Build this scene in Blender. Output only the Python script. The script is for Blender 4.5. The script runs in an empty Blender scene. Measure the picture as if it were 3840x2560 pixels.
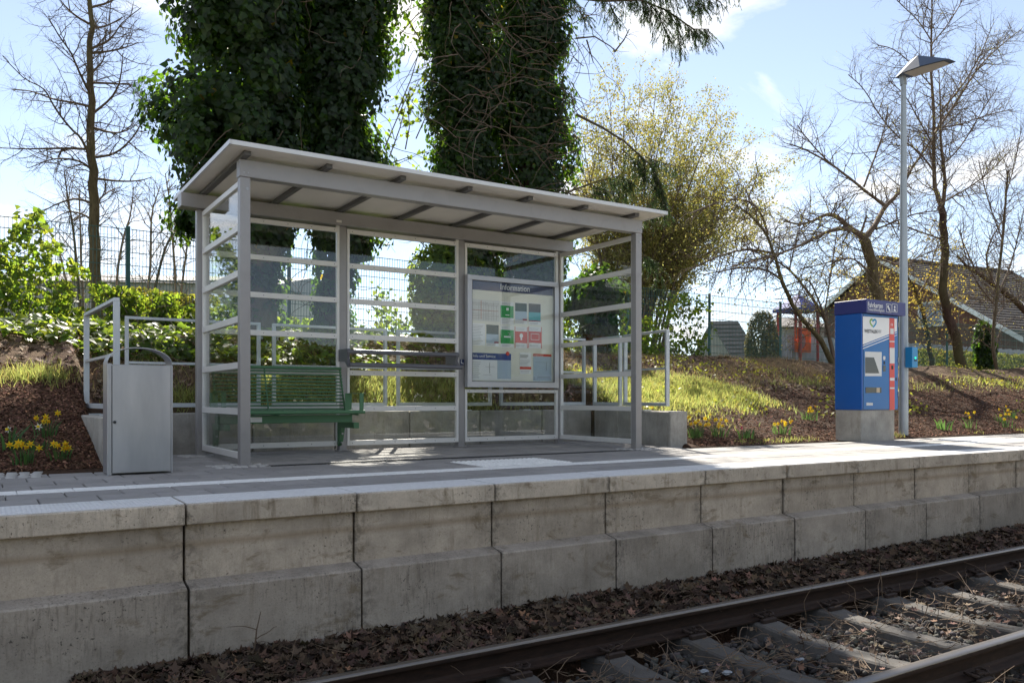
import bpy, bmesh, math, random
import numpy as np
from mathutils import Vector, Matrix

scene = bpy.context.scene
col = scene.collection
R = math.radians

# ------------------------------------------------------------------ camera
EYE = Vector((0, 0, .58))
YAW = R(32.67)
FPX = 3105.0                      # focal length in pixels of the 3840 px wide photograph
HOR = 1496.0                      # horizon row
cam = bpy.data.cameras.new('camera')
cam_ob = bpy.data.objects.new('camera', cam)
col.objects.link(cam_ob)
cam_ob.location = EYE
cam_ob.rotation_euler = (R(90), 0, -YAW)
cam.sensor_width = 36
cam.lens = 36 * FPX / 3840
cam.shift_y = (HOR - 1280) / 3840
cam.clip_start = .05
cam.clip_end = 2000
scene.camera = cam_ob

# ------------------------------------------------------------------ sky and sun
SUN_EL, SUN_AZ = R(42), R(27.5)   # azimuth from +Y towards +X
world = bpy.data.worlds.new('World')
scene.world = world
world.use_nodes = True
wn, wl = world.node_tree.nodes, world.node_tree.links
wn.clear()
out = wn.new('ShaderNodeOutputWorld')
bg = wn.new('ShaderNodeBackground')
sky = wn.new('ShaderNodeTexSky')
sky.sky_type = 'NISHITA'
sky.sun_disc = False
sky.sun_elevation = SUN_EL
sky.sun_rotation = SUN_AZ
sky.air_density = .8
sky.dust_density = .05
sky.ozone_density = 1.2
bg.inputs['Strength'].default_value = .076
# broken cumulus: noise on the sky dome projected on a cloud plane
tc = wn.new('ShaderNodeTexCoord')
sep = wn.new('ShaderNodeSeparateXYZ')
wl.new(tc.outputs['Generated'], sep.inputs[0])


def wmath(op, a, b=None, clamp=False):
    n = wn.new('ShaderNodeMath'); n.operation = op; n.use_clamp = clamp
    for i, v in enumerate((a, b)):
        if v is None: continue
        if isinstance(v, (int, float)): n.inputs[i].default_value = v
        else: wl.new(v, n.inputs[i])
    return n.outputs[0]


zz = wmath('ADD', wmath('MAXIMUM', sep.outputs[2], 0.0), .22)
cmb = wn.new('ShaderNodeCombineXYZ')
wl.new(wmath('DIVIDE', sep.outputs[0], zz), cmb.inputs[0])
wl.new(wmath('DIVIDE', sep.outputs[1], zz), cmb.inputs[1])
cmb.inputs[2].default_value = 17.7
cn = wn.new('ShaderNodeTexNoise')
cn.inputs['Scale'].default_value = 2.0
cn.inputs['Detail'].default_value = 7
cn.inputs['Roughness'].default_value = .56
cn.inputs['Distortion'].default_value = .35
wl.new(cmb.outputs[0], cn.inputs['Vector'])
ramp = wn.new('ShaderNodeValToRGB')
ramp.color_ramp.elements[0].position = .50
ramp.color_ramp.elements[1].position = .65
ramp.color_ramp.elements[0].color = (.015, .015, .015, 1)      # a thin veil of high haze everywhere
wl.new(cn.outputs['Fac'], ramp.inputs[0])
mixc = wn.new('ShaderNodeMixRGB')
mixc.inputs['Color2'].default_value = (7.0, 6.9, 6.8, 1)
wl.new(ramp.outputs[0], mixc.inputs['Fac'])
hs_ = wn.new('ShaderNodeHueSaturation'); hs_.inputs['Saturation'].default_value = .76
wl.new(sky.outputs[0], hs_.inputs['Color'])
wl.new(hs_.outputs[0], mixc.inputs['Color1'])
wl.new(mixc.outputs[0], bg.inputs['Color'])
wl.new(bg.outputs[0], out.inputs[0])

sun = bpy.data.lights.new('sun', 'SUN')
sun.energy = 5.0
sun.angle = R(.53)
sun.color = (1, .93, .82)
sun_ob = bpy.data.objects.new('sun', sun)
col.objects.link(sun_ob)
SDIR = Vector((math.sin(SUN_AZ) * math.cos(SUN_EL), math.cos(SUN_AZ) * math.cos(SUN_EL), math.sin(SUN_EL)))
sun_ob.rotation_euler = SDIR.to_track_quat('Z', 'Y').to_euler()
sun_ob.location = (10, 20, 30)

scene.view_settings.view_transform = 'Standard'
scene.view_settings.look = 'None'
scene.view_settings.exposure = 1.45
scene.view_settings.gamma = 1
scene.render.engine = 'CYCLES'
cy = scene.cycles
cy.max_bounces = 8
cy.transparent_max_bounces = 24
cy.diffuse_bounces = 3
cy.glossy_bounces = 3
cy.transmission_bounces = 4
cy.use_denoising = True
cy.sample_clamp_indirect = 6

# ------------------------------------------------------------------ survey helpers
CS, SN = math.cos(YAW), math.sin(YAW)


def ray(x, y):
    u, v = (x - 1920) / FPX, -(y - HOR) / FPX
    return Vector((SN + u * CS, CS - u * SN, v))


def at(x, y, Y):
    """the place on the vertical plane Y metres from the camera line that the survey photo shows at (x, y)"""
    r = ray(x, y)
    return EYE + r * (Y / r.y)


def atd(x, y, d):
    return EYE + ray(x, y) * d


def shown(P):
    d = P[0] * SN + P[1] * CS
    u = P[0] * CS - P[1] * SN
    return 1920 + FPX * u / d, HOR - FPX * (P[2] - EYE.z) / d, d


# ------------------------------------------------------------------ materials
MATS = {}


class NT:
    def __init__(s, name):
        s.m = bpy.data.materials.new(name); s.m.use_nodes = True
        s.n, s.l = s.m.node_tree.nodes, s.m.node_tree.links
        s.n.clear()
        s.out = s.n.new('ShaderNodeOutputMaterial')

    def new(s, t, **kw):
        n = s.n.new(t)
        for k, v in kw.items(): setattr(n, k, v)
        return n

    def link(s, a, b): s.l.new(a, b)

    def val(s, sock, v):
        if isinstance(v, (int, float)): sock.default_value = v
        elif isinstance(v, tuple): sock.default_value = v if len(v) == 4 or sock.type == 'VECTOR' else (*v, 1)
        else: s.l.new(v, sock)

    def math(s, op, a, b=0., clamp=False):
        n = s.n.new('ShaderNodeMath'); n.operation = op; n.use_clamp = clamp
        s.val(n.inputs[0], a); s.val(n.inputs[1], b)
        return n.outputs[0]

    def mix(s, f, a, b, mode='MIX'):
        n = s.n.new('ShaderNodeMixRGB'); n.blend_type = mode
        s.val(n.inputs['Fac'], f); s.val(n.inputs['Color1'], a); s.val(n.inputs['Color2'], b)
        return n.outputs[0]

    def ramp(s, f, p0, p1, c0=(0, 0, 0, 1), c1=(1, 1, 1, 1)):
        n = s.n.new('ShaderNodeValToRGB')
        e = n.color_ramp.elements
        e[0].position, e[1].position = p0, p1
        e[0].color, e[1].color = c0, c1
        s.val(n.inputs[0], f)
        return n.outputs[0]

    def coords(s, scale=(1, 1, 1), rnd=True):
        t = s.n.new('ShaderNodeTexCoord')
        mp = s.n.new('ShaderNodeMapping')
        mp.inputs['Scale'].default_value = scale
        s.l.new(t.outputs['Object'], mp.inputs['Vector'])
        if rnd:
            oi = s.n.new('ShaderNodeObjectInfo')
            cb = s.n.new('ShaderNodeCombineXYZ')
            v = s.math('MULTIPLY', oi.outputs['Random'], 31.7)
            for i in range(3): s.l.new(v, cb.inputs[i])
            s.l.new(cb.outputs[0], mp.inputs['Location'])
        return mp.outputs[0]

    def noise(s, scale, detail=4, rough=.55, vec=None, dist=0.):
        n = s.n.new('ShaderNodeTexNoise')
        n.inputs['Scale'].default_value = scale; n.inputs['Detail'].default_value = detail
        n.inputs['Roughness'].default_value = rough; n.inputs['Distortion'].default_value = dist
        if vec is not None: s.l.new(vec, n.inputs['Vector'])
        return n.outputs['Fac']

    def bump(s, h, strength=.3, dist=.01):
        n = s.n.new('ShaderNodeBump')
        n.inputs['Strength'].default_value = strength; n.inputs['Distance'].default_value = dist
        s.l.new(h, n.inputs['Height'])
        return n.outputs[0]

    def bsdf(s, color, rough=.5, metal=0., normal=None, spec=.5, coat=0.):
        b = s.n.new('ShaderNodeBsdfPrincipled')
        s.val(b.inputs['Base Color'], color); s.val(b.inputs['Roughness'], rough); s.val(b.inputs['Metallic'], metal)
        b.inputs['Specular IOR Level'].default_value = spec
        if coat: b.inputs['Coat Weight'].default_value = coat; b.inputs['Coat Roughness'].default_value = .08
        if normal is not None: s.l.new(normal, b.inputs['Normal'])
        return b.outputs[0]

    def done(s, sh):
        s.l.new(sh, s.out.inputs['Surface']); return s.m


def pmat(name, c, rough=.5, metal=0., var=.12, vs=3., bump=0., bs=60., spec=.5, coat=0., orand=0., dirt=0., dirtcol=(.12, .1, .08), stretch=(1, 1, 1)):
    t = NT(name)
    v = t.coords(stretch)
    n = t.noise(vs, 5, .6, v)
    f = t.ramp(n, .25, .75)
    a = tuple(max(0, x * (1 - var)) for x in c); b = tuple(x * (1 + var) for x in c)
    cc = t.mix(f, a, b)
    if orand:
        oi = t.new('ShaderNodeObjectInfo')
        g = t.math('ADD', t.math('MULTIPLY', oi.outputs['Random'], 2 * orand), 1 - orand)
        cb = t.new('ShaderNodeCombineXYZ')
        for i in range(3): t.link(g, cb.inputs[i])
        cc = t.mix(1., cc, cb.outputs[0], 'MULTIPLY')
    if dirt:
        dn = t.noise(vs * 2.3, 6, .65, v, .4)
        cc = t.mix(t.math('MULTIPLY', t.ramp(dn, .52, .72), dirt), cc, dirtcol)
    nm = None
    if bump:
        nm = t.bump(t.noise(bs, 4, .6, v), bump, .004)
    rr = t.math('ADD', t.math('MULTIPLY', n, .16), max(.0, rough - .08))
    return t.done(t.bsdf(cc, rr, metal, nm, spec, coat))


def leafmat(name, c, trans, mixf=.45, rough=.45, spec=.35):
    t = NT(name)
    a = t.new('ShaderNodeAttribute', attribute_name='tint')
    cc = t.mix(1., c, a.outputs['Color'], 'MULTIPLY')
    tr = t.mix(1., trans, a.outputs['Color'], 'MULTIPLY')
    b = t.bsdf(cc, rough, 0, None, spec)
    tl = t.new('ShaderNodeBsdfTranslucent'); t.link(tr, tl.inputs['Color'])
    mx = t.new('ShaderNodeMixShader'); mx.inputs[0].default_value = mixf
    t.link(b, mx.inputs[1]); t.link(tl.outputs[0], mx.inputs[2])
    return t.done(mx.outputs[0])


def tintmat(name, c, rough=.8, spec=.2):
    t = NT(name)
    a = t.new('ShaderNodeAttribute', attribute_name='tint')
    cc = t.mix(1., c, a.outputs['Color'], 'MULTIPLY')
    return t.done(t.bsdf(cc, rough, 0, None, spec))


def glassmat(name, tint=(.93, .965, .95), gain=1.0):
    t = NT(name)
    lw = t.new('ShaderNodeLayerWeight'); lw.inputs['Blend'].default_value = .5
    f5 = t.math('POWER', lw.outputs['Facing'], 5.)
    fr = t.math('ADD', t.math('MULTIPLY', f5, .92), .055 * gain, True)
    tr = t.new('ShaderNodeBsdfTransparent'); tr.inputs[0].default_value = (*tint, 1)
    gl = t.new('ShaderNodeBsdfGlossy'); gl.inputs['Roughness'].default_value = .01
    mx = t.new('ShaderNodeMixShader')
    t.link(fr, mx.inputs[0]); t.link(tr.outputs[0], mx.inputs[1]); t.link(gl.outputs[0], mx.inputs[2])
    return t.done(mx.outputs[0])


# ------------------------------------------------------------------ mesh builder
class MB:
    def __init__(s): s.v, s.f = [], []

    def add(s, vs, fs):
        k = len(s.v)
        s.v += [tuple(p) for p in vs]
        s.f += [tuple(i + k for i in f) for f in fs]
        return s

    def box(s, x0, x1, y0, y1, z0, z1, c=0.):
        if c <= 0:
            vs = [(x, y, z) for x in (x0, x1) for y in (y0, y1) for z in (z0, z1)]
            fs = [(0, 1, 3, 2), (4, 6, 7, 5), (0, 4, 5, 1), (2, 3, 7, 6), (0, 2, 6, 4), (1, 5, 7, 3)]
            return s.add(vs, fs)
        bm = bmesh.new()
        bmesh.ops.create_cube(bm, size=1, matrix=Matrix.Translation(((x0 + x1) / 2, (y0 + y1) / 2, (z0 + z1) / 2)) @ Matrix.Diagonal((x1 - x0, y1 - y0, z1 - z0, 1)))
        bmesh.ops.bevel(bm, geom=list(bm.edges), offset=c, segments=1, affect='EDGES')
        return s.bm(bm)

    def bm(s, bm, M=None):
        bm.verts.index_update()
        vs = [(M @ v.co if M else v.co) for v in bm.verts]
        fs = [[v.index for v in f.verts] for f in bm.faces]
        bm.free()
        return s.add(vs, fs)

    def obox(s, M, sx, sy, sz, c=0.):
        b = MB().box(-sx / 2, sx / 2, -sy / 2, sy / 2, -sz / 2, sz / 2, c)
        return s.add([M @ Vector(v) for v in b.v], b.f)

    def bar(s, a, b, w, h, c=0., up=Vector((0, 0, 1))):
        """a square bar from a to b, w wide sideways, h along up"""
        a, b = Vector(a), Vector(b)
        d = (b - a); L = d.length; d.normalize()
        x = d.cross(up).normalized(); z = x.cross(d)
        M = Matrix((x, d, z)).transposed().to_4x4(); M.translation = (a + b) / 2
        return s.obox(M, w, L, h, c)

    def prism(s, poly, axis, a, b):
        """poly in the plane normal to axis ('x': (y,z), 'y': (x,z), 'z': (x,y)), from a to b"""
        def p3(p, t): return (t, p[0], p[1]) if axis == 'x' else (p[0], t, p[1]) if axis == 'y' else (p[0], p[1], t)
        n = len(poly)
        vs = [p3(p, a) for p in poly] + [p3(p, b) for p in poly]
        fs = [tuple(range(n)), tuple(range(2 * n - 1, n - 1, -1))] + [(i, n + i, n + (i + 1) % n, (i + 1) % n) for i in range(n)]
        return s.add(vs, fs)

    def tube(s, pts, rad, n=8, cap=True):
        pts = [Vector(p) for p in pts]
        if isinstance(rad, (int, float)): rad = [rad] * len(pts)
        k0 = len(s.v)
        ref = None
        for i, p in enumerate(pts):
            d = (pts[min(i + 1, len(pts) - 1)] - pts[max(i - 1, 0)])
            if d.length < 1e-9: d = Vector((0, 0, 1))
            d.normalize()
            if ref is None: ref = d.orthogonal().normalized()
            ref = (ref - d * ref.dot(d))
            ref = ref.normalized() if ref.length > 1e-6 else d.orthogonal().normalized()
            q = d.cross(ref)
            for j in range(n):
                a = 2 * math.pi * j / n
                s.v.append(tuple(p + (ref * math.cos(a) + q * math.sin(a)) * rad[i]))
        for i in range(len(pts) - 1):
            for j in range(n):
                a, b = k0 + i * n + j, k0 + i * n + (j + 1) % n
                s.f.append((a, b, b + n, a + n))
        if cap:
            s.f.append(tuple(k0 + j for j in range(n))[::-1])
            s.f.append(tuple(k0 + (len(pts) - 1) * n + j for j in range(n)))
        return s

    def ball(s, c, r, sx=1, sy=1, sz=1, sub=1):
        bm = bmesh.new()
        bmesh.ops.create_icosphere(bm, subdivisions=sub, radius=r)
        return s.bm(bm, Matrix.Translation(c) @ Matrix.Diagonal((sx, sy, sz, 1)))

    def quad(s, a, b, c, d): return s.add([a, b, c, d], [(0, 1, 2, 3)])

    def mesh(s, name, mat, smooth=False):
        me = bpy.data.meshes.new(name)
        me.from_pydata(s.v, [], s.f)
        bm = bmesh.new(); bm.from_mesh(me)
        bmesh.ops.recalc_face_normals(bm, faces=bm.faces)
        bm.to_mesh(me); bm.free()
        if smooth is True: me.shade_smooth()
        elif smooth: 
            me.shade_smooth(); me.set_sharp_from_angle(angle=R(smooth))
        me.materials.append(mat)
        return me

    def build(s, name, mat, parent=None, smooth=False, **kw):
        return link(name, s.mesh(name, mat, smooth), parent, **kw)


def link(name, me, parent=None, **kw):
    o = bpy.data.objects.new(name, me)
    col.objects.link(o)
    if parent is not None:
        o.parent = parent
        o.matrix_parent_inverse = Matrix.Translation(parent.location).inverted()
    tag(o, **kw)
    return o


def tag(o, label=None, cat=None, group=None, kind=None):
    if label: o['label'] = label
    if cat: o['category'] = cat
    if group: o['group'] = group
    if kind: o['kind'] = kind
    return o


def thing(name, label, cat, loc=(0, 0, 0), group=None):
    o = bpy.data.objects.new(name, None)
    o.empty_display_size = .1
    col.objects.link(o)
    o.location = loc
    return tag(o, label, cat, group)


def text_mesh(body, size, mat, P, axis='front', align='LEFT', bold=0., sx=1.):
    cu = bpy.data.curves.new('lettering', 'FONT')
    cu.body = body; cu.size = size; cu.align_x = align
    cu.offset = bold
    cu.resolution_u = 3
    o = bpy.data.objects.new('lettering', cu)
    col.objects.link(o)
    dg = bpy.context.evaluated_depsgraph_get()
    me = bpy.data.meshes.new_from_object(o.evaluated_get(dg))
    bpy.data.objects.remove(o); bpy.data.curves.remove(cu)
    for v in me.vertices:
        x, y = v.co.x * sx, v.co.y
        v.co = (P[0] + x, P[1], P[2] + y)
    me.materials.clear(); me.materials.append(mat)
    return me


# many small copies of one little shape in one mesh, each with its own tint
def frames(N, rng, roll=None):
    N = N / np.linalg.norm(N, axis=1, keepdims=True)
    a = rng.normal(size=N.shape)
    U = a - (a * N).sum(1, keepdims=True) * N
    U /= np.linalg.norm(U, axis=1, keepdims=True)
    V = np.cross(N, U)
    return np.stack([U, V, N], axis=2)          # columns


def scatter(name, bv, bf, P, Rm, S, mat, tint=None, parent=None, smooth=False, **kw):
    bv = np.asarray(bv, float); n, k = len(P), len(bv)
    S = np.asarray(S, float)
    if S.ndim == 1: S = S[:, None].repeat(3, 1)
    V = np.einsum('nij,nkj->nki', Rm, bv[None] * S[:, None, :]) + np.asarray(P)[:, None, :]
    me = bpy.data.meshes.new(name)
    me.vertices.add(n * k)
    me.vertices.foreach_set('co', V.reshape(-1).astype(np.float32))
    lens = np.array([len(f) for f in bf]); flat = np.concatenate([np.array(f) for f in bf])
    L = (flat[None] + (np.arange(n) * k)[:, None]).reshape(-1)
    me.loops.add(len(L)); me.loops.foreach_set('vertex_index', L.astype(np.int32))
    nf = n * len(bf)
    me.polygons.add(nf)
    al = np.tile(lens, n); st = np.concatenate([[0], np.cumsum(al)[:-1]])
    me.polygons.foreach_set('loop_start', st.astype(np.int32))
    me.update(calc_edges=True)
    if tint is not None:
        at_ = me.color_attributes.new('tint', 'FLOAT_COLOR', 'POINT')
        c = np.ones((n, k, 4)); c[:, :, :3] = np.asarray(tint)[:, None, :]
        at_.data.foreach_set('color', c.reshape(-1).astype(np.float32))
    if smooth: me.shade_smooth()
    me.validate()
    me.materials.append(mat)
    return link(name, me, parent, **kw)


def tints(n, rng, a=.25, hue=.12):
    g = 1 + rng.uniform(-a, a, (n, 1))
    return np.clip(g * (1 + rng.uniform(-hue, hue, (n, 3))), .05, 3)


def vnoise(x, y, seed=0):
    """smooth value noise for ground shapes (0..1)"""
    def h(i, j):
        v = np.sin(i * 127.1 + j * 311.7 + seed * 17.3) * 43758.5453
        return v - np.floor(v)
    x, y = np.asarray(x, float), np.asarray(y, float)
    i, j = np.floor(x), np.floor(y); fx, fy = x - i, y - j
    fx, fy = fx * fx * (3 - 2 * fx), fy * fy * (3 - 2 * fy)
    return (h(i, j) * (1 - fx) + h(i + 1, j) * fx) * (1 - fy) + (h(i, j + 1) * (1 - fx) + h(i + 1, j + 1) * fx) * fy


def fbm(x, y, seed=0, o=4):
    return sum(vnoise(np.asarray(x) * 2 ** k, np.asarray(y) * 2 ** k, seed + k) * .5 ** k for k in range(o)) / (2 - .5 ** (o - 1))
# ================================================================== ground
rng = np.random.default_rng(7)
random.seed(5)
RAILZ, RAILY = -.845, (4.09, 2.583)


def sst(a, b, x):
    t = np.clip((np.asarray(x, float) - a) / (b - a), 0, 1)
    return t * t * (3 - 2 * t)


def GH(X, Y):
    """height of the natural ground"""
    X, Y = np.asarray(X, float), np.asarray(Y, float)
    left = 1.42 * np.clip((Y - 7.6) / 4.0, 0, 1) ** 1.02
    right = 1.46 * np.clip((Y - 7.31) / 5.3, 0, 1) ** 1.08
    mid = np.where(Y < 9.52, -.3, .36 + 1.08 * np.clip((Y - 9.52) / 2.5, 0, 1))
    cl = .975 - .05 * np.clip((Y - 7.66) / 1.77, 0, 1); cr = 7.24 + .182 * np.clip(Y - 7.48, -.2, 2.0)
    wl_ = sst(cl - .07, cl + .07, X); wr = sst(cr - .07, cr + .07, X)
    h = left * (1 - wl_) + mid * wl_ * (1 - wr) + right * wr
    amp = np.clip((Y - 7.7) / 2.5, 0, 1) * np.clip((15 - Y) / 2, .15, 1)
    h = h + amp * (.22 * (fbm(X * .45, Y * .55, 3) - .5) + .09 * (fbm(X * 1.7, Y * 1.7, 9) - .5))
    h = h - .04 * np.clip(Y - 13, 0, 30) * .12
    far = np.clip((Y - 15) / 6, 0, 1)
    h = h * (1 - far) + 1.2 * far
    low = np.where(Y < 4.18, -1.14, -.93 + .06 * np.clip((Y - 4.18) / .5, 0, 1))
    low = low + np.where((Y < 4.9), .025 * (fbm(X * 3, Y * 3, 21) - .5), 0)
    low = np.where(Y < 1.8, -1.15, low)
    return np.where(Y < 5.4, low, np.where(Y < 7.25, -.5, h))


def graded(lo, hi, d0, d1, step):
    """coordinates: fine step inside d0..d1, growing outwards"""
    a = list(np.arange(d0, d1 + 1e-6, step))
    s = step; x = d1
    while x < hi: s *= 1.5; x += s; a.append(min(x, hi))
    s = step; x = d0
    while x > lo: s *= 1.5; x -= s; a.insert(0, max(x, lo))
    return np.array(a)


gx = np.unique(np.concatenate([graded(-600, 900, -2.0, 27, .13), np.arange(.82, 1.1, .035), np.arange(7.1, 7.72, .035)]))
gy = np.unique(np.concatenate([graded(-500, 1.7, 1.7, 1.7, .5), np.arange(1.8, 4.15, .16), [4.15, 4.2], np.arange(4.3, 4.9, .1), [5.35, 5.45, 7.2, 7.27], np.arange(7.3, 9.5, .11), [9.50, 9.54], np.arange(9.6, 14.6, .13), graded(14.6, 900, 14.6, 14.6, .4)]))
GX, GY = np.meshgrid(gx, gy)
GZ = GH(GX, GY)
nx, ny = len(gx), len(gy)


def grass_mask(X, Y):
    """where turf grows on the bank"""
    X, Y = np.asarray(X, float), np.asarray(Y, float)
    n = fbm(X * .8, Y * .9, 31)
    g = np.zeros_like(X)
    # strip of turf half way up the right bank
    yc = 9.95 + .05 * (X - 9.5); g = np.maximum(g, np.exp(-((Y - yc) / .80) ** 2) * sst(7.3, 7.8, X) * (1 - sst(10.2, 11.6, X)))
    g = np.maximum(g, .10 * np.exp(-((Y - 10.8) / .40) ** 2) * sst(11, 13, X) * (1 - sst(26, 30, X)))
    # turf behind the shelter and to the left
    g = np.maximum(g, .55 * np.exp(-((Y - 10.3) / .55) ** 2) * sst(1, 2, X) * (1 - sst(6.8, 7.4, X)))
    g = np.maximum(g, .38 * np.exp(-((Y - 9.75) / .22) ** 2) * (1 - sst(.5, 1.0, X)))
    return np.clip(g * 1.5 * sst(.36, .60, n), 0, 1)


def dry_mask(X, Y):
    return np.clip(sst(9.7, 10.7, Y) * (.55 + .9 * (fbm(np.asarray(X) * 1.1, np.asarray(Y) * 1.1, 51) - .3)), 0, 1)


gme = bpy.data.meshes.new('ground')
V = np.stack([GX, GY, GZ], -1).reshape(-1, 3)
idx = np.arange(nx * ny).reshape(ny, nx)
F = np.stack([idx[:-1, :-1], idx[:-1, 1:], idx[1:, 1:], idx[1:, :-1]], -1).reshape(-1, 4)
gme.from_pydata(V.tolist(), [], F.tolist())
ca = gme.color_attributes.new('cover', 'FLOAT_COLOR', 'POINT')
cc_ = np.ones((nx * ny, 4)); cc_[:, 0] = grass_mask(V[:, 0], V[:, 1]); cc_[:, 1] = dry_mask(V[:, 0], V[:, 1])
cc_[:, 2] = sst(15, 19, V[:, 1]) + (V[:, 1] < 1.0)
cc_[:, 3] = sst(1.7, 1.2, V[:, 1]) * sst(-60, -30, V[:, 1])        # unseen pale gravel across the track, added to bounce sunlight onto the fronts
ca.data.foreach_set('color', cc_.reshape(-1).astype(np.float32))
t = NT('soil_and_mulch')
v = t.coords(rnd=False)
n1 = t.noise(38, 5, .7, v); n2 = t.noise(5, 4, .6, v)
mul = t.mix(t.ramp(n1, .35, .7), (.022, .013, .009, 1), (.11, .062, .04, 1))
mul = t.mix(t.ramp(n2, .4, .7), mul, (.07, .045, .03, 1))
att = t.new('ShaderNodeAttribute', attribute_name='cover')
sp = t.new('ShaderNodeSeparateColor'); t.link(att.outputs['Color'], sp.inputs[0])
dry = t.mix(t.ramp(n1, .3, .7), (.10, .065, .04, 1), (.26, .19, .12, 1))
grs = t.mix(t.ramp(n1, .3, .7), (.04, .07, .015, 1), (.16, .17, .05, 1))
c1 = t.mix(t.math('MULTIPLY', sp.outputs[1], t.ramp(n2, .3, .65)), mul, dry)
c1 = t.mix(sp.outputs[0], c1, grs)
c1 = t.mix(sp.outputs[2], c1, (.06, .095, .03))
c1 = t.mix(att.outputs['Alpha'], c1, t.mix(t.ramp(n1, .3, .7), (.30, .27, .23, 1), (.40, .36, .31, 1)))
MATS['soil'] = t.done(t.bsdf(c1, .95, 0, t.bump(n1, .8, .03), .1))
gme.materials.append(MATS['soil'])
gme.shade_smooth()
ground = link('ground', gme, kind='structure')

# ------------------------------------------------------------------ concrete materials
def concrete(name, c, streak=.5, moss=.3, rough=.8, band=None, joint=False):
    t = NT(name)
    v = t.coords()
    vs = t.coords((1, 1, .13))
    vh = t.coords((.12, 1, 1.6))
    fine = t.noise(80, 4, .7, v)
    mid = t.noise(3.4, 6, .66, v)
    st = t.noise(60, 4, .7, vs)
    big = t.noise(2.2, 3, .5, v)
    st2 = t.noise(11, 6, .72, vs, .3)
    cc = t.mix(t.ramp(mid, .30, .72), tuple(x * .66 for x in c), tuple(min(1, x * 1.2) for x in c))
    cc = t.mix(t.math('MULTIPLY', t.ramp(fine, .38, .72), .40), cc, tuple(x * .55 for x in c))
    cc = t.mix(t.math('MULTIPLY', t.math('MULTIPLY', t.ramp(st, .50, .66), t.ramp(big, .38, .62)), streak), cc, (c[0] * .30, c[1] * .29, c[2] * .28))
    cc = t.mix(t.math('MULTIPLY', t.ramp(st2, .55, .68), moss), cc, (.115, .085, .042))
    if band:
        sx_ = t.new('ShaderNodeSeparateXYZ'); ge_ = t.new('ShaderNodeNewGeometry'); t.link(ge_.outputs['Position'], sx_.inputs[0])
        dz = t.math('ABSOLUTE', t.math('SUBTRACT', t.math('ADD', sx_.outputs[2], t.math('MULTIPLY', t.noise(2.5, 3, .5, vh), .06)), band))
        m = t.math('SUBTRACT', 1., t.math('DIVIDE', dz, .035), True)
        cc = t.mix(t.math('MULTIPLY', m, .55), cc, (.20, .145, .085))
    if joint:
        # grime where the joints between the units let water through, and blotches of old moss
        tc_ = t.new('ShaderNodeTexCoord'); sj = t.new('ShaderNodeSeparateXYZ'); t.link(tc_.outputs['Object'], sj.inputs[0])
        ed = t.math('MULTIPLY', t.math('SUBTRACT', t.math('ABSOLUTE', sj.outputs[0]), .36), 6., True)
        gn = t.noise(18, 6, .75, v, .4)
        cc = t.mix(t.math('MULTIPLY', t.math('MULTIPLY', t.ramp(gn, .46, .60), ed), .75), cc, (.05, .043, .034))
        bl_n = t.noise(5.5, 6, .7, t.coords((.7, 1, 1.4)), .5)
        cc = t.mix(t.math('MULTIPLY', t.ramp(bl_n, .57, .66), .6), cc, (.15, .115, .07))
        sp_ = t.noise(55, 3, .6, v)
        cc = t.mix(t.math('MULTIPLY', t.math('MULTIPLY', t.ramp(sp_, .62, .68), t.ramp(big, .45, .6)), .8), cc, (.045, .04, .034))
    pits = t.noise(150, 2, .5, v)
    cc = t.mix(t.math('MULTIPLY', t.ramp(pits, .66, .70), .6), cc, tuple(x * .3 for x in c))
    oi = t.new('ShaderNodeObjectInfo')
    g = t.math('ADD', t.math('MULTIPLY', oi.outputs['Random'], .24), .88)
    cb = t.new('ShaderNodeCombineXYZ')
    for i in range(3): t.link(g, cb.inputs[i])
    cc = t.mix(1., cc, cb.outputs[0], 'MULTIPLY')
    h = t.math('ADD', t.math('MULTIPLY', fine, .5), mid)
    return t.done(t.bsdf(cc, rough, 0, t.bump(h, .4, .008), .25))


MATS['wallcon'] = concrete('weathered_concrete', (.44, .385, .32), .32, .35, .8, -.20, True)
MATS['basecon'] = concrete('darker_base_concrete', (.37, .33, .285), .55, .25, .8, None, True)  # base panels in a darker tone than the wall panels
MATS['capcon'] = concrete('pale_concrete', (.52, .46, .385), .35, .6, .8, None, True)
MATS['greycon'] = concrete('grey_precast_concrete', (.40, .375, .335), .3, .25)
MATS['paver'] = pmat('grey_paving_concrete', (.265, .255, .245), .85, 0, .14, 7, .5, 260, .3, orand=.10, dirt=.25, dirtcol=(.12, .115, .11))
MATS['joint'] = pmat('joint_sand', (.07, .066, .06), .95, 0, .2, 20)
t = NT('white_ribbed_tread')
v = t.coords(rnd=False)
wv = t.new('ShaderNodeTexWave', wave_type='BANDS', bands_direction='X'); wv.inputs['Scale'].default_value = 14.
t.link(v, wv.inputs['Vector'])
n = t.noise(30, 5, .7, v); n3 = t.noise(3, 4, .6, v)
cc = t.mix(t.ramp(n, .35, .7), (.55, .55, .55, 1), (.70, .70, .69, 1))
cc = t.mix(t.math('MULTIPLY', t.ramp(n3, .5, .75), .25), cc, (.33, .32, .30))
MATS['tread'] = t.done(t.bsdf(cc, .75, 0, t.bump(wv.outputs['Fac'], .5, .006), .3))
MATS['whiteline'] = pmat('white_slab', (.74, .74, .72), .75, 0, .14, 14, .3, 90, .3, dirt=.45, dirtcol=(.36, .35, .33))

# ------------------------------------------------------------------ platform
OUT = [(-8, 4.95), (45, 4.95), (45, 7.29), (7.12, 7.29), (7.45, 9.43), (1.0, 9.43), (1.06, 7.6), (-8, 7.6)]
platform = MB().prism(OUT, 'z', -1.2, -.014).build('platform', MATS['joint'], kind='structure')


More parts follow.
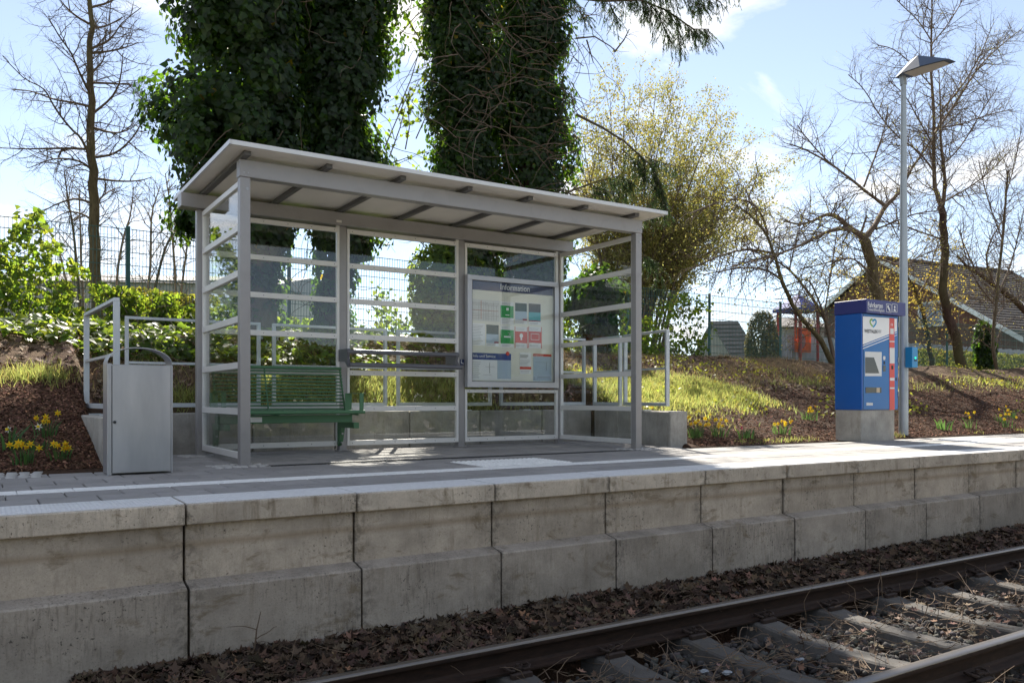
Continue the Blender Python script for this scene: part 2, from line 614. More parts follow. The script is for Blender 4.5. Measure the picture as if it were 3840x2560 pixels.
def inside(x, y):
    r = False
    for i in range(len(OUT)):
        (x0, y0), (x1, y1) = OUT[i], OUT[i - 1]
        if (y0 > y) != (y1 > y) and x < (x1 - x0) * (y - y0) / (y1 - y0) + x0: r = not r
    return r


PV = .312
pav_me = [MB().box(-PV / 2 + .0035, PV / 2 - .0035, -PV / 2 + .0035, PV / 2 - .0035, -.05, 0, .005).mesh('paver', MATS['paver']) for _ in range(1)]
spots = []
rows = [5.245 + PV / 2, 5.245 + PV * 1.5] + [6.078 + PV * (k + .5) for k in range(11)]
for r_, yc in enumerate(rows):
    off = PV / 2 if r_ % 2 else 0.
    for i in range(-9, 70):
        xc = .12 + off + PV * i
        if not inside(xc, yc) or not inside(xc, min(yc + PV / 2 - .03, yc + PV / 2)): continue
        if yc > 7.35 and (xc < 1.2 and xc > .95): continue
        sx_, sy_, d_ = shown((xc, yc, 0))
        if sx_ < -700: continue
        spots.append((abs(d_), xc, yc, sx_))
spots.sort()
near = [s for s in spots if -60 < s[3] < 3900][:300]
nearset = set(near)
for s_ in near:
    o = link('paver', pav_me[0], platform)
    o.location = (s_[1], s_[2], random.uniform(-.0012, .0012))
    o.rotation_euler = (random.uniform(-.003, .003), random.uniform(-.003, .003), random.uniform(-.004, .004))
rest = [s for s in spots if s not in nearset]
b0 = MB().box(-PV / 2 + .0035, PV / 2 - .0035, -PV / 2 + .0035, PV / 2 - .0035, -.05, 0)
scatter('distant_pavers', b0.v, b0.f, np.array([(s[1], s[2], random.uniform(-.001, .001)) for s in rest]), np.repeat(np.eye(3)[None], len(rest), 0), np.ones(len(rest)), MATS['paver'], None, platform, kind='stuff')
wl_me = MB().box(-PV / 2 + .0015, PV / 2 - .0015, -.098, .098, -.05, .003, .004).mesh('white_line_slab', MATS['whiteline'])
for i in range(-9, 60):
    o = link('white_line_slab', wl_me, platform); o.location = (.03 + PV * i, 5.973, 0)
# blister slabs
bl = MB().box(-PV / 2 + .002, PV / 2 - .002, -PV / 2 + .002, PV / 2 - .002, -.03, .005, .002)
for i in range(6):
    for j in range(6):
        x, y = -PV / 2 + .026 + .052 * i, -PV / 2 + .026 + .052 * j
        bl.add([(x - .014, y - .014, .005), (x + .014, y - .014, .005), (x + .014, y + .014, .005), (x - .014, y + .014, .005), (x - .008, y - .008, .0105), (x + .008, y - .008, .0105), (x + .008, y + .008, .0105), (x - .008, y + .008, .0105)],
               [(4, 5, 6, 7), (0, 1, 5, 4), (1, 2, 6, 5), (2, 3, 7, 6), (3, 0, 4, 7)])
bl_me = bl.mesh('blister_slab', MATS['whiteline'])
for X0, X1 in ((3.78, 3), (11.55, 4)):
    for i in range(X1):
        for j in range(2):
            o = link('blister_slab', bl_me, platform); o.location = (X0 + PV * i, 6.24 + PV * j, 0)
cap_me = MB().box(-.495, .495, 4.81, 5.232, -.115, 0, .006).mesh('cap_stone', MATS['capcon'])
str_me = MB().box(-.492, .492, 4.828, 5.222, -.002, .0035).mesh('tread_strip', MATS['tread'])
up_me = MB().box(-.493, .493, 4.858, 5.05, -.46, -.118, .004).mesh('wall_panel', MATS['wallcon'])
lo_me = MB().prism([(4.735, -1.35), (4.735, -.462), (4.745, -.452), (4.859, -.428), (5.02, -.428), (5.02, -1.35)], 'x', -.493, .493).mesh('base_panel', MATS['basecon'])
for k in range(-4, 26):
    xc = .95 + k + .5 + (.012 if k >= 5 else 0)
    c = link('cap_stone', cap_me, platform); c.location = (xc + random.uniform(-.002, .002), random.uniform(-.003, .003), random.uniform(-.002, .001))
    s_ = bpy.data.objects.new('tread_strip', str_me); col.objects.link(s_); s_.parent = c
    o = link('wall_panel', up_me, platform); o.location = (xc, random.uniform(-.004, .002), 0)
    o = link('base_panel', lo_me, platform); o.location = (xc, random.uniform(-.005, .002), random.uniform(-.002, .002))

# slot drain in front of the shelter
MATS['castiron'] = pmat('dark_cast_iron', (.035, .035, .037), .6, .5, .2, 20)
drain = thing('slot_drain', 'dark slotted drain channel running across the paving under the shelter', 'drain', (4.2, 7.17, 0))
MB().box(2.1, 6.3, 7.115, 7.125, -.05, .004).box(2.1, 6.3, 7.215, 7.225, -.05, .004).build('frame', MATS['castiron'], drain)
b = MB()
x = 2.12
while x < 6.28:
    b.box(x, x + .012, 7.125, 7.215, -.02, .003); x += .03
b.build('grating', MATS['castiron'], drain, kind='stuff')
MB().box(2.11, 6.29, 7.125, 7.215, -.03, -.012 + .015 - .012).build('channel_floor', MATS['joint'], drain)

# small setts round the post feet and at the bed
MATS['sett'] = pmat('pale_granite_setts', (.42, .41, .39), .8, 0, .2, 30, .5, 120)
def setts(X0, X1, Y0, Y1, s, parent, hole=None):
    P, S_ = [], []
    r_ = np.random.default_rng(int(abs(X0) * 100))
    y = Y0
    while y < Y1:
        x = X0 + r_.uniform(0, s / 2)
        while x < X1:
            if not (hole and hole[0] < x < hole[1] and hole[2] < y < hole[3]):
                P.append((x + r_.uniform(-.006, .006), y + r_.uniform(-.006, .006), .002 + r_.uniform(-.002, .003)))
                S_.append((s * r_.uniform(.8, .95), s * r_.uniform(.8, .95), 1))
            x += s
        y += s
    bb = MB().box(-.5, .5, -.5, .5, -.03, .004, .0)
    bb = MB().add([(-.5, -.5, -.02), (.5, -.5, -.02), (.5, .5, -.02), (-.5, .5, -.02), (-.4, -.4, .006), (.4, -.4, .006), (.4, .4, .006), (-.4, .4, .006)], [(4, 5, 6, 7), (0, 1, 5, 4), (1, 2, 6, 5), (2, 3, 7, 6), (3, 0, 4, 7)])
    a = r_.uniform(-.2, .2, len(P))
    Rm = np.zeros((len(P), 3, 3)); Rm[:, 0, 0] = np.cos(a); Rm[:, 0, 1] = -np.sin(a); Rm[:, 1, 0] = np.sin(a); Rm[:, 1, 1] = np.cos(a); Rm[:, 2, 2] = 1
    scatter('setts', bb.v, bb.f, np.array(P), Rm, np.array(S_), MATS['sett'], None, parent, kind='stuff')
setts(-.6, .40, 7.08, 7.56, .085, platform)
setts(1.66, 2.1, 7.16, 7.5, .07, platform, (1.86, 1.99, 7.25, 7.38))
setts(1.70, 2.0, 8.72, 9.0, .07, platform, (1.83, 1.95, 8.8, 8.91))
setts(6.2, 6.6, 7.2, 7.46, .07, platform, (6.34, 6.47, 7.25, 7.38))

# ------------------------------------------------------------------ track
t = NT('rail_steel')
v = t.coords((.25, 1, 1), False)
ge = t.new('ShaderNodeNewGeometry'); sx = t.new('ShaderNodeSeparateXYZ'); t.link(ge.outputs['Position'], sx.inputs[0])
nz = t.noise(40, 5, .7, v)
rust = t.mix(t.ramp(nz, .3, .7), (.014, .009, .007, 1), (.042, .023, .016, 1))
# the running surface is worn bright by the wheels
shiny = t.math('GREATER_THAN', t.math('ADD', sx.outputs[2], t.math('MULTIPLY', t.math('SUBTRACT', nz, .5), .006)), RAILZ - .012)
cc = t.mix(shiny, rust, (.20, .18, .16))
MATS['rail'] = t.done(t.bsdf(cc, t.math('SUBTRACT', .75, t.math('MULTIPLY', shiny, .45)), t.math('MULTIPLY', shiny, .8), t.bump(nz, .2, .004), .3))
H_ = .159
prof = [(-.07, 0), (-.07, .012), (-.02, .028), (-.008, .045), (-.008, .108), (-.014, .117), (-.0345, .124), (-.036, .131), (-.036, .147), (-.033, .153), (-.026, .1575), (-.012, .159), (.012, .159), (.026, .1575), (.033, .153), (.036, .147), (.036, .131), (.0345, .124), (.014, .117), (.008, .108), (.008, .045), (.02, .028), (.07, .012), (.07, 0)]
for yc, lab in zip(RAILY, ('rusty steel rail nearest the platform wall', 'rusty steel rail in the lower right corner, farther from the platform')):
    o = MB().prism([(yc + p[0], RAILZ - H_ + p[1]) for p in prof], 'x', -8, 60).build('rail', MATS['rail'], smooth=35)
    tag(o, lab, 'rail', 'rails of the track')
MATS['sleeper'] = concrete('dark_sleeper_concrete', (.115, .108, .10), .3, .35, .9)
MATS['clip'] = pmat('rusty_spring_steel', (.04, .026, .02), .8, .3, .25, 40)
ST = RAILZ - H_ - .006
prof_y = [(-1.2, -.03, .105), (-1.0, -.004, .1), (-.91, 0, .1), (-.60, 0, .1), (-.50, -.018, .094), (-.25, -.034, .088), (0, -.038, .086)]
prof_y = prof_y + [(-a, b, c) for a, b, c in prof_y[-2::-1]]
sb = MB()
n = len(prof_y)
for (y, dz, w) in prof_y:
    sb.v += [(-w - .045, 3.336 + y, ST - .22), (-w, 3.336 + y, ST + dz - .012), (-w + .014, 3.336 + y, ST + dz), (w - .014, 3.336 + y, ST + dz), (w, 3.336 + y, ST + dz - .012), (w + .045, 3.336 + y, ST - .22)]
for i in range(n - 1):
    for j in range(5): sb.f.append((i * 6 + j, i * 6 + j + 1, i * 6 + 7 + j, i * 6 + 6 + j))
sb.f += [tuple(range(6)), tuple((n - 1) * 6 + j for j in range(6))[::-1]]
sl_me = sb.mesh('sleeper', MATS['sleeper'], 30)
# spring clip: bolt in a plate with two wire loops
cb_ = MB()
for s_ in (-1, 1):
    cb_.tube([(s_ * .012, .055, .02), (s_ * .02, .02, .032), (s_ * .035, -.012, .030), (s_ * .06, -.02, .035), (s_ * .078, 0, .045), (s_ * .078, .03, .048), (s_ * .06, .05, .04), (s_ * .045, .038, .028)], .0085, 6)
cb_.tube([(0, .01, -.03), (0, .01, .06)], .013, 6).box(-.022, .022, -.012, .032, .032, .044).box(-.07, .07, -.05, -.015, -.01, .02, .004)
cl_me = cb_.mesh('rail_clip', MATS['clip'])
for k in range(-1, 13):
    xk = 3.31 + .708 * k
    o = link('sleeper', sl_me, None)
    o.location = (xk, random.uniform(-.02, .02), random.uniform(-.004, .004)); o.rotation_euler = (0, 0, random.uniform(-.008, .008))
    sx_ = shown((xk, 3.3, -1))
    nth = ['leftmost, mostly hidden one', 'first', 'second', 'third', 'fourth', 'fifth', 'sixth', 'seventh', 'eighth', 'ninth', 'tenth']
    if k < 0: lab = 'grey concrete sleeper mostly cut off by the bottom edge, left of all others'
    elif k < 9: lab = 'grey concrete sleeper, %s from the left along the visible stretch of track' % nth[k + 1]
    else: lab = 'grey concrete sleeper of the track beyond the right edge'
    tag(o, lab, 'sleeper', 'sleepers of the track')
    for yr in RAILY:
        for s_ in (-1, 1):
            c = bpy.data.objects.new('rail_clip', cl_me); col.objects.link(c); c.parent = o
            c.location = (0, yr + s_ * .095, ST + .008); c.rotation_euler = (0, 0, 0 if s_ < 0 else math.pi)
# ================================================================== shelter
MATS['steel'] = pmat('grey_painted_steel', (.30, .285, .28), .42, .25, .05, 2.5, .08, 220, .5, dirt=.28, dirtcol=(.19, .175, .16))
MATS['rafter'] = pmat('dark_grey_steel', (.10, .098, .10), .45, .2, .06, 4)
MATS['alu'] = pmat('pale_grey_aluminium', (.70, .68, .65), .45, .15, .05, 6, .05, 150, .5)
MATS['soffit'] = pmat('off_white_laminate', (.80, .76, .69), .22, 0, .05, 1.5, 0, 10, .5)
MATS['trim'] = pmat('light_roof_trim', (.60, .60, .60), .4, .1, .05, 4)
MATS['glass'] = glassmat('clear_glass', (.975, .988, .982), .72)
MATS['gasket'] = pmat('black_rubber', (.02, .02, .02), .6)
MATS['bolt'] = pmat('zinc_bolt', (.35, .35, .35), .4, .8)
SX0, SX1, SY0, SY1 = 1.88, 6.45, 7.27, 8.90
sh = thing('passenger_shelter', 'grey steel platform shelter with flat roof and glazed walls', 'shelter', (4.16, 8.1, 0))
pw = .088
posts = [(SX0, SY0), (SX1 - pw, SY0)] + [(x, SY1 - pw) for x in (1.848, 3.366, 4.88, 6.366)]
for i, (x, y) in enumerate(posts):
    p = MB().box(x, x + pw, y, y + pw, 0, 2.498 if i < 2 else 2.508, .004).build('post', MATS['steel'], sh)
    if i < 2:
        b = MB()
        b.tube([(x + .06, y - .004, 2.40), (x + .06, y + .01, 2.40)], .013, 8)
        b.build('bolt', MATS['bolt'], p)
    MB().box(x - .02, x + pw + .02, y - .02, y + pw + .02, .001, .011, .002).build('foot_plate', MATS['steel'], p)
MB().box(SX0 - .006, SX1 + .004, SY0 - .008, SY0 + pw + .012, 2.499, 2.648, .004).build('front_beam', MATS['steel'], sh)
MB().box(1.68, 6.56, 8.735, 8.915, 2.509, 2.647, .004).build('rear_beam', MATS['steel'], sh)
for k in range(7):
    x1 = 1.935 + .7255 * k
    MB().box(x1 - .058, x1, 7.13, 9.18, 2.649, 2.687, .003).build('rafter', MATS['rafter'], sh)
edges = [1.74, 2.66, 4.115, 5.565, 6.585]
for a, b_ in zip(edges, edges[1:]):
    rp = MB().box(a + .0015, b_ - .0015, 7.012, 9.34, 2.688, 2.716).build('roof_panel', MATS['soffit'], sh)
MB().box(1.735, 6.59, 7.0, 7.0115, 2.684, 2.722).build('edge_trim', MATS['trim'], sh)
MB().box(1.722, 1.7385, 7.0, 9.355, 2.684, 2.722).build('edge_trim', MATS['trim'], sh)
MB().box(6.5865, 6.603, 7.0, 9.355, 2.684, 2.722).build('edge_trim', MATS['trim'], sh)
MB().box(1.722, 6.603, 9.3415, 9.356, 2.684, 2.722).build('gutter', MATS['trim'], sh)
MB().box(3.30, 3.36, 8.731, 8.7345, 2.53, 2.555).build('type_plate', MATS['alu'], sh)

bt_ = MB()
for (x, y) in posts[2:]:
    for z in (.25, .75, 1.15, 1.55, 1.95, 2.35):
        bt_.tube([(x - .004, y + .04, z), (x + .002, y + .04, z)], .006, 6)
for x in (SX0 + .03, SX0 + .065, SX1 - .065, SX1 - .03):
    bt_.tube([(x, SY0 - .013, 2.535), (x, SY0 - .006, 2.535)], .008, 6)
for k in range(7):
    x1 = 1.935 + .7255 * k - .029
    bt_.tube([(x1, 8.729, 2.63), (x1, 8.737, 2.63)], .007, 6)
bt_.build('fixing_bolts', MATS['bolt'], sh, kind='stuff')

ZB = [(.06, .115), (.443, .500), (.848, .905), (1.252, 1.31), (1.652, 1.71), (2.05, 2.105), (2.437, 2.487)]


def rear_bay(x0, x1, bars, name='glazed_panel'):
    yb = 8.82
    zb0, zb1 = bars[0][0], bars[-1][1]
    fr = MB().box(x0, x0 + .028, yb - .012, yb + .03, zb0, zb1).build(name, MATS['alu'], sh)
    MB().box(x1 - .028, x1, yb - .012, yb + .03, zb0, zb1).build('stile', MATS['alu'], fr)
    for (a, b_) in bars:
        MB().box(x0 + .029, x1 - .029, yb - .014, yb + .028, a, b_, .002).build('crossbar', MATS['alu'], fr)
    sc = MB()
    for (a, b_) in bars:
        nsc = 6
        for k in range(nsc):
            xx = x0 + .06 + (x1 - x0 - .12) * k / (nsc - 1)
            sc.tube([(xx, yb - .017, (a + b_) / 2), (xx, yb - .013, (a + b_) / 2)], .0045, 6)
    sc.build('screws', MATS['gasket'], fr, kind='stuff')
    for (a, b_) in zip(bars, bars[1:]):
        MB().box(x0 + .029, x1 - .029, yb + .004, yb + .010, a[1] + .0015, b_[0] - .0015).build('pane', MATS['glass'], fr)
    return fr


def side_bay(xc, name='glazed_panel'):
    y0, y1 = SY0 + pw + .013, SY1 - pw - .003
    fr = MB().box(xc - .02, xc + .02, y0, y0 + .02, ZB[0][0], ZB[-1][1]).build(name, MATS['alu'], sh)
    MB().box(xc - .02, xc + .02, y1 - .03, y1, ZB[0][0], ZB[-1][1]).build('stile', MATS['alu'], fr)
    for (a, b_) in ZB:
        MB().box(xc - .022, xc + .022, y0 + .021, y1 - .031, a, b_, .002).build('crossbar', MATS['alu'], fr)
    for (a, b_) in zip(ZB, ZB[1:]):
        MB().box(xc - .003, xc + .003, y0 + .021, y1 - .031, a[1] + .0015, b_[0] - .0015).build('pane', MATS['glass'], fr)
    return fr


rear_bay(1.848 + pw + .002, 3.364, ZB)
rear_bay(3.366 + pw + .002, 4.878, ZB)
rear_bay(4.88 + pw + .002, 6.364, ZB[-2:])
rear_bay(4.88 + pw + .002, 6.364, [ZB[0], (.66, .70)])
side_bay(1.915)
side_bay(6.41)
for x in (3.37, 4.885, 6.37):
    MB().box(x - .045, x - .008, 8.80, 8.84, 2.488, 2.508).build('bracket', MATS['alu'], sh)

# ------------------------------------------------------------------ information case
MATS['case'] = pmat('silver_anodised_aluminium', (.47, .47, .49), .38, .45, .04, 3)
MATS['navy'] = pmat('navy_print', (.018, .030, .10), .5, 0, .05, 3)
MATS['paperback'] = pmat('cream_pinboard', (.70, .69, .60), .85, 0, .04, 4)
MATS['white'] = pmat('white_print', (.78, .78, .77), .6, 0, .02, 5)
MATS['paper'] = pmat('white_paper', (.74, .75, .75), .8, 0, .03, 9)
MATS['cs_glass'] = glassmat('display_glass', (.975, .985, .98), .7)
CY = 8.72
case = thing('information_case', 'silver framed information display case with a navy header on the shelter wall', 'display case', (5.63, CY, .73))
cx0, cx1, cz0, cz1 = 4.955, 6.315, .725, 2.09
ix0, ix1, iz0, iz1 = 5.018, 6.25, .795, 2.03
MB().box(cx0, cx1, CY, CY + .075, iz1, cz1, .003).box(cx0, cx1, CY, CY + .075, cz0, iz0, .003).box(cx0 + .0005, ix0, CY + .001, CY + .075, iz0, iz1).box(ix1, cx1 - .0005, CY + .001, CY + .075, iz0, iz1).build('frame', MATS['case'], case)
MB().box(ix0, ix1, CY + .05, CY + .07, iz0, iz1).build('pinboard', MATS['paperback'], case)
hd = MB().box(ix0 + .002, ix1 - .002, CY + .046, CY + .0495, 1.918, iz1 - .001).build('header', MATS['navy'], case)
link('lettering', text_mesh('Information', .105, MATS['white'], (5.445, CY + .0445, 1.945), sx=.9), hd)
MB().box(ix0, ix1, CY + .012, CY + .016, iz0, iz1).build('pane', MATS['cs_glass'], case)
g = MB()
for a in (ix0, ix1 - .006): g.box(a, a + .006, CY + .004, CY + .0115, iz0, iz1)
for a in (iz0, iz1 - .006): g.box(ix0 + .0065, ix1 - .0065, CY + .004, CY + .0115, a, a + .006)
g.build('seal', MATS['gasket'], case)
PAL = {}


def ink(c):
    k = tuple(c)
    if k not in PAL: PAL[k] = pmat('print_ink_%d' % len(PAL), c, .7, 0, .03, 9)
    return PAL[k]


def CXZ(px, py):
    p = at(1700 + px / 3.1356, 980 + py / 3.1356, CY + .047)
    return p.x, p.z


def poster(label, px0, py0, px1, py1, blocks, cat='notice', lines=(), white=True):
    """a printed sheet pinned in the case; blocks (u0,v0,u1,v1,colour) with v down, lines of small print (u0,u1,v,colour)"""
    x0, za = CXZ(px0, py0); x1, zb = CXZ(px1, py1)
    W, Hh = x1 - x0, za - zb
    root = thing('notice', label, cat, ((x0 + x1) / 2, CY + .047, zb), 'sheets pinned in the information case')
    MB().box(x0, x1, CY + .0465, CY + .0485, zb, za).build('sheet', MATS['paper'], root)
    for i, (u0, v0, u1, v1, c) in enumerate(blocks):
        y = CY + .0455 - .0006 * i
        MB().box(x0 + u0 * W, x0 + u1 * W, y, y + .0006, za - v1 * Hh, za - v0 * Hh).build('printed_block', ink(c), root)
    if lines:
        b = MB()
        for (u0, u1, v, th) in lines:
            b.box(x0 + u0 * W, x0 + u1 * W, CY + .0432, CY + .0436, za - (v + th) * Hh, za - v * Hh)
        b.build('small_print', ink((.20, .21, .22)), root, kind='stuff')
    return root, x0, x1, za, zb


def lines(n, u0, u1, v0, v1, th=.012, seed=0):
    r_ = random.Random(seed)
    return [(u0, u0 + (u1 - u0) * r_.uniform(.55, 1), v0 + (v1 - v0) * k / max(1, n - 1), th) for k in range(n)]


GREEN, RED, DGREEN, CYAN, MAGENTA, NAVY, LBLUE = (.02, .30, .07), (.55, .055, .04), (.025, .07, .065), (.13, .42, .46), (.30, .04, .07), (.03, .06, .22), (.38, .47, .55)
# the route map: a tangle of roads on pale paper
r_, x0, x1, za, zb = poster('pale street map sheet at the upper left inside the information case', 214, 440, 545, 710, [(0, 0, 1, 1, (.60, .60, .57))])
b = MB(); rr = random.Random(4)
for k in range(16):
    if k % 2: u = rr.uniform(.05, .95); b.box(x0 + u * (x1 - x0), x0 + u * (x1 - x0) + .003, CY + .044, CY + .0445, zb + .01, za - rr.uniform(.01, .08))
    else: u = rr.uniform(.05, .95); b.box(x0 + .004, x1 - rr.uniform(.004, .1), CY + .043, CY + .0435, zb + u * (za - zb), zb + u * (za - zb) + .003)
b.build('map_roads', ink((.33, .31, .28)), r_, kind='stuff')
MB().box(x0 + .32 * (x1 - x0), x0 + .34 * (x1 - x0), CY + .0425, CY + .0428, zb + .02, za - .01).box(x0 + .01, x1 - .02, CY + .0418, CY + .0422, zb + .48 * (za - zb), zb + .50 * (za - zb)).build('map_main_roads', ink((.55, .30, .22)), r_)
poster('white timetable sheet of small print at the left inside the information case', 212, 722, 372, 990, [], lines=lines(13, .06, .9, .1, .93))
poster('dark green and white sheet left of the no-smoking poster in the information case', 388, 742, 532, 1000, [(0, 0, 1, .44, DGREEN), (0, .44, 1, .86, LBLUE), (.63, .78, 1, .85, MAGENTA)], lines=lines(2, .05, .8, .9, .95))
r_, x0, x1, za, zb = poster('green poster with a hand and packet drawing in the information case', 555, 470, 708, 748, [(0, .17, 1, .70, GREEN)], lines=lines(2, .06, .8, .06, .11) + lines(4, .06, .9, .75, .93))
W_, H2 = x1 - x0, za - zb
MB().box(x0 + .42 * W_, x0 + .62 * W_, CY + .0425, CY + .0428, zb + .62 * H2, zb + .74 * H2).box(x0 + .36 * W_, x0 + .66 * W_, CY + .0425, CY + .0428, zb + .40 * H2, zb + .44 * H2).build('hand_symbol', MATS['white'], r_)
r_, x0, x1, za, zb = poster('green no-smoking style poster with a cigarette drawing in the information case', 556, 752, 710, 1012, [(0, .19, 1, .83, GREEN)], lines=lines(2, .06, .6, .06, .12) + lines(2, .06, .8, .88, .94))
W_, H2 = x1 - x0, za - zb
MB().box(x0 + .24 * W_, x0 + .74 * W_, CY + .0425, CY + .0428, zb + .45 * H2, zb + .52 * H2).tube([(x0 + .6 * W_, CY + .0426, zb + .55 * H2), (x0 + .7 * W_, CY + .0426, zb + .62 * H2), (x0 + .55 * W_, CY + .0426, zb + .7 * H2)], .003, 4).build('cigarette_symbol', MATS['white'], r_)
poster('dark green topped sheet with pale lower half in the case, top row', 722, 478, 868, 738, [(.03, .03, .97, .42, DGREEN), (.03, .42, .97, .82, LBLUE), (.63, .76, .97, .83, MAGENTA)], lines=lines(2, .05, .8, .89, .95))
poster('charcoal and turquoise sheet at the right of the top row in the information case', 886, 485, 1030, 750, [(.0, .03, .97, .43, (.09, .09, .09)), (.0, .43, .97, .80, CYAN), (.0, .80, .97, .845, MAGENTA)], lines=lines(2, .05, .8, .9, .95))
for lab, a0, a1, bz in (('red poster with a light bulb drawing in the information case', 722, 872, 0), ('red poster with a framed drawing, rightmost of the red ones in the information case', 882, 1038, 1)):
    r_, x0, x1, za, zb = poster(lab, a0, 765, a1, 1022, [(0, 0, .045, 1, RED), (.955, 0, 1, 1, RED), (.045, .22, .955, .76, RED)], lines=lines(2, .08, .8, .07, .13) + lines(2, .08, .8, .84, .9))
    W_, H2 = x1 - x0, za - zb
    if not bz: MB().ball((x0 + .5 * W_, CY + .043, zb + .58 * H2), .026, 1, .02, 1.2, 2).box(x0 + .44 * W_, x0 + .56 * W_, CY + .0425, CY + .0428, zb + .38 * H2, zb + .46 * H2).build('bulb_symbol', MATS['white'], r_)
    else: MB().box(x0 + .18 * W_, x0 + .80 * W_, CY + .0425, CY + .0428, zb + .66 * H2, zb + .68 * H2).box(x0 + .18 * W_, x0 + .80 * W_, CY + .0425, CY + .0428, zb + .38 * H2, zb + .40 * H2).box(x0 + .18 * W_, x0 + .2 * W_, CY + .0425, CY + .0428, zb + .402 * H2, zb + .658 * H2).box(x0 + .78 * W_, x0 + .8 * W_, CY + .0425, CY + .0428, zb + .402 * H2, zb + .658 * H2).build('frame_symbol', MATS['white'], r_)
r_, x0, x1, za, zb = poster('large service sheet with a blue heading at the lower left of the information case', 207, 1070, 678, 1398, [(0, 0, 1, .25, NAVY), (.65, .26, 1, .95, LBLUE)], lines=lines(9, .03, .25, .34, .9) + [(.35, .58, .5, .008), (.45, .46, .35, .4), (.3, .5, .8, .008)])
link('lettering', text_mesh('Info und Service', .05, MATS['white'], (x0 + .025, CY + .043, za - .055)), r_)
MB().tube([(x0 + .91 * (x1 - x0), CY + .0415, za + .002), (x0 + .91 * (x1 - x0), CY + .0425, za + .002)], .026, 14).build('red_dot', ink(RED), r_)
poster('narrow white letter sheet with a red bar in the lower row of the information case', 782, 1068, 915, 1325, [(0, .66, 1, .78, RED)], lines=lines(3, .02, .8, .12, .22, .025) + lines(5, .02, .95, .36, .6) + lines(2, .05, .9, .85, .92))
r_, x0, x1, za, zb = poster('pale blue local map with a red heading at the lower right of the information case', 938, 1085, 1153, 1412, [(0, 0, 1, .09, RED), (0, .10, 1, .98, LBLUE)], lines=[(.1, .75, .3, .006), (.7, .72, .3, .3), (.2, .9, .82, .012), (.2, .9, .86, .012), (.02, .08, .84, .03), (.02, .08, .9, .03)])
link('lettering', text_mesh('Umgebungsplan', .024, MATS['white'], (x0 + .008, CY + .043, za - .026)), r_)

# ------------------------------------------------------------------ lean bar
MATS['darkgrey'] = pmat('dark_grey_powder_coat', (.13, .13, .145), .38, .2, .05, 5)
lb = thing('lean_rail', 'dark grey double lean rail fixed across the middle glazed bay of the shelter', 'rail', (4.05, 8.55, .95))
MB().tube([(3.35, 8.56, 1.10), (4.74, 8.56, 1.10)], .026, 12).build('rail_tube', MATS['darkgrey'], lb, smooth=40)
MB().tube([(3.37, 8.52, .955), (4.76, 8.52, .955)], .026, 12).build('rail_tube', MATS['darkgrey'], lb, smooth=40)
for x in (3.352, 4.70):
    MB().prism([(8.81, 1.13), (8.70, 1.13), (8.545, 1.13), (8.535, 1.09), (8.56, 1.03), (8.53, .98), (8.50, .93), (8.535, .925), (8.62, .99), (8.81, 1.0)], 'x', x, x + .03).build('end_bracket', MATS['darkgrey'], lb)
sg = thing('seat_sign', 'small navy priority seat pictogram sticker on the shelter post', 'sign', (4.80, 8.80, 1.0))
MB().box(4.897, 4.958, 8.8085, 8.8115, .99, 1.065).build('plate', MATS['navy'], sg)
MB().ball((4.917, 8.8075, 1.05), .007, 1, .1, 1, 1).box(4.912, 4.92, 8.8070, 8.8082, 1.015, 1.04).box(4.9205, 4.938, 8.8070, 8.8082, 1.015, 1.022).box(4.9385, 4.945, 8.8070, 8.8082, .997, 1.022).build('seated_figure', MATS['white'], sg)

# ------------------------------------------------------------------ bench
MATS['green'] = pmat('green_powder_coat', (.065, .165, .078), .42, 0, .08, 4, .05, 200, .5)
be = thing('bench', 'green steel bench of round bars inside the shelter', 'bench', (2.65, 8.5, 0))
bx0, bx1 = 1.965, 3.35
NB = 13
for k in range(NB):
    f = k / (NB - 1)
    z = .475 + f * (.915 - .475); y = 8.60 + f * .13
    rad = .018 if k == NB - 1 else .0085
    MB().tube([(bx0, y, z), (bx1, y, z)], rad, 10).build('back_bar', MATS['green'], be, smooth=40)
for k in range(9):
    f = k / 8
    y = 8.20 + f * .37; z = .445 - .02 * math.sin(f * math.pi) + .012 * f
    rad = .02 if k == 0 else .0085
    MB().tube([(bx0 - (.0 if k else .03), y, z), (bx1 + (.06 if k == 0 else 0), y, z)], rad, 10).build('seat_bar', MATS['green'], be, smooth=40)
for x in (bx0 + .02, (bx0 + bx1) / 2 - .15, bx1 - .01):
    MB().bar((x, 8.585, .46), (x, 8.742, .905), .008, .03).bar((x, 8.20, .425), (x, 8.60, .435), .008, .03).build('bar_support', MATS['green'], be)
for x in (bx0 - .02, bx1 + .01):
    ar = MB()
    ar.box(x, x + .045, 8.215, 8.222, .45, .645).box(x - .0, x + .045, 8.2225, 8.55, .639, .645).box(x - .03, x + .045, 8.5505, 8.557, .45, .645)
    ar.build('armrest', MATS['green'], be)
MB().box(1.935, 3.33, 8.34, 8.44, .335, .415, .006).build('seat_beam', MATS['green'], be)
for x in (2.02, 3.36):
    MB().box(x - .03, x + .03, 8.30, 8.79, .27, .333, .004).prism([(8.805, .06), (8.805, .33), (8.77, .33), (8.69, .27), (8.75, .10)], 'x', x - .022, x + .022).build('wall_bracket', MATS['green'], be)
    b = MB()
    for z in (.10, .20): b.tube([(x, 8.70, z), (x, 8.80, z)], .012, 6)
    b.build('bracket_bolt', MATS['bolt'], be)
MB().box(2.22, 2.37, 8.336, 8.3395, .35, .40).build('type_plate', MATS['alu'], be)
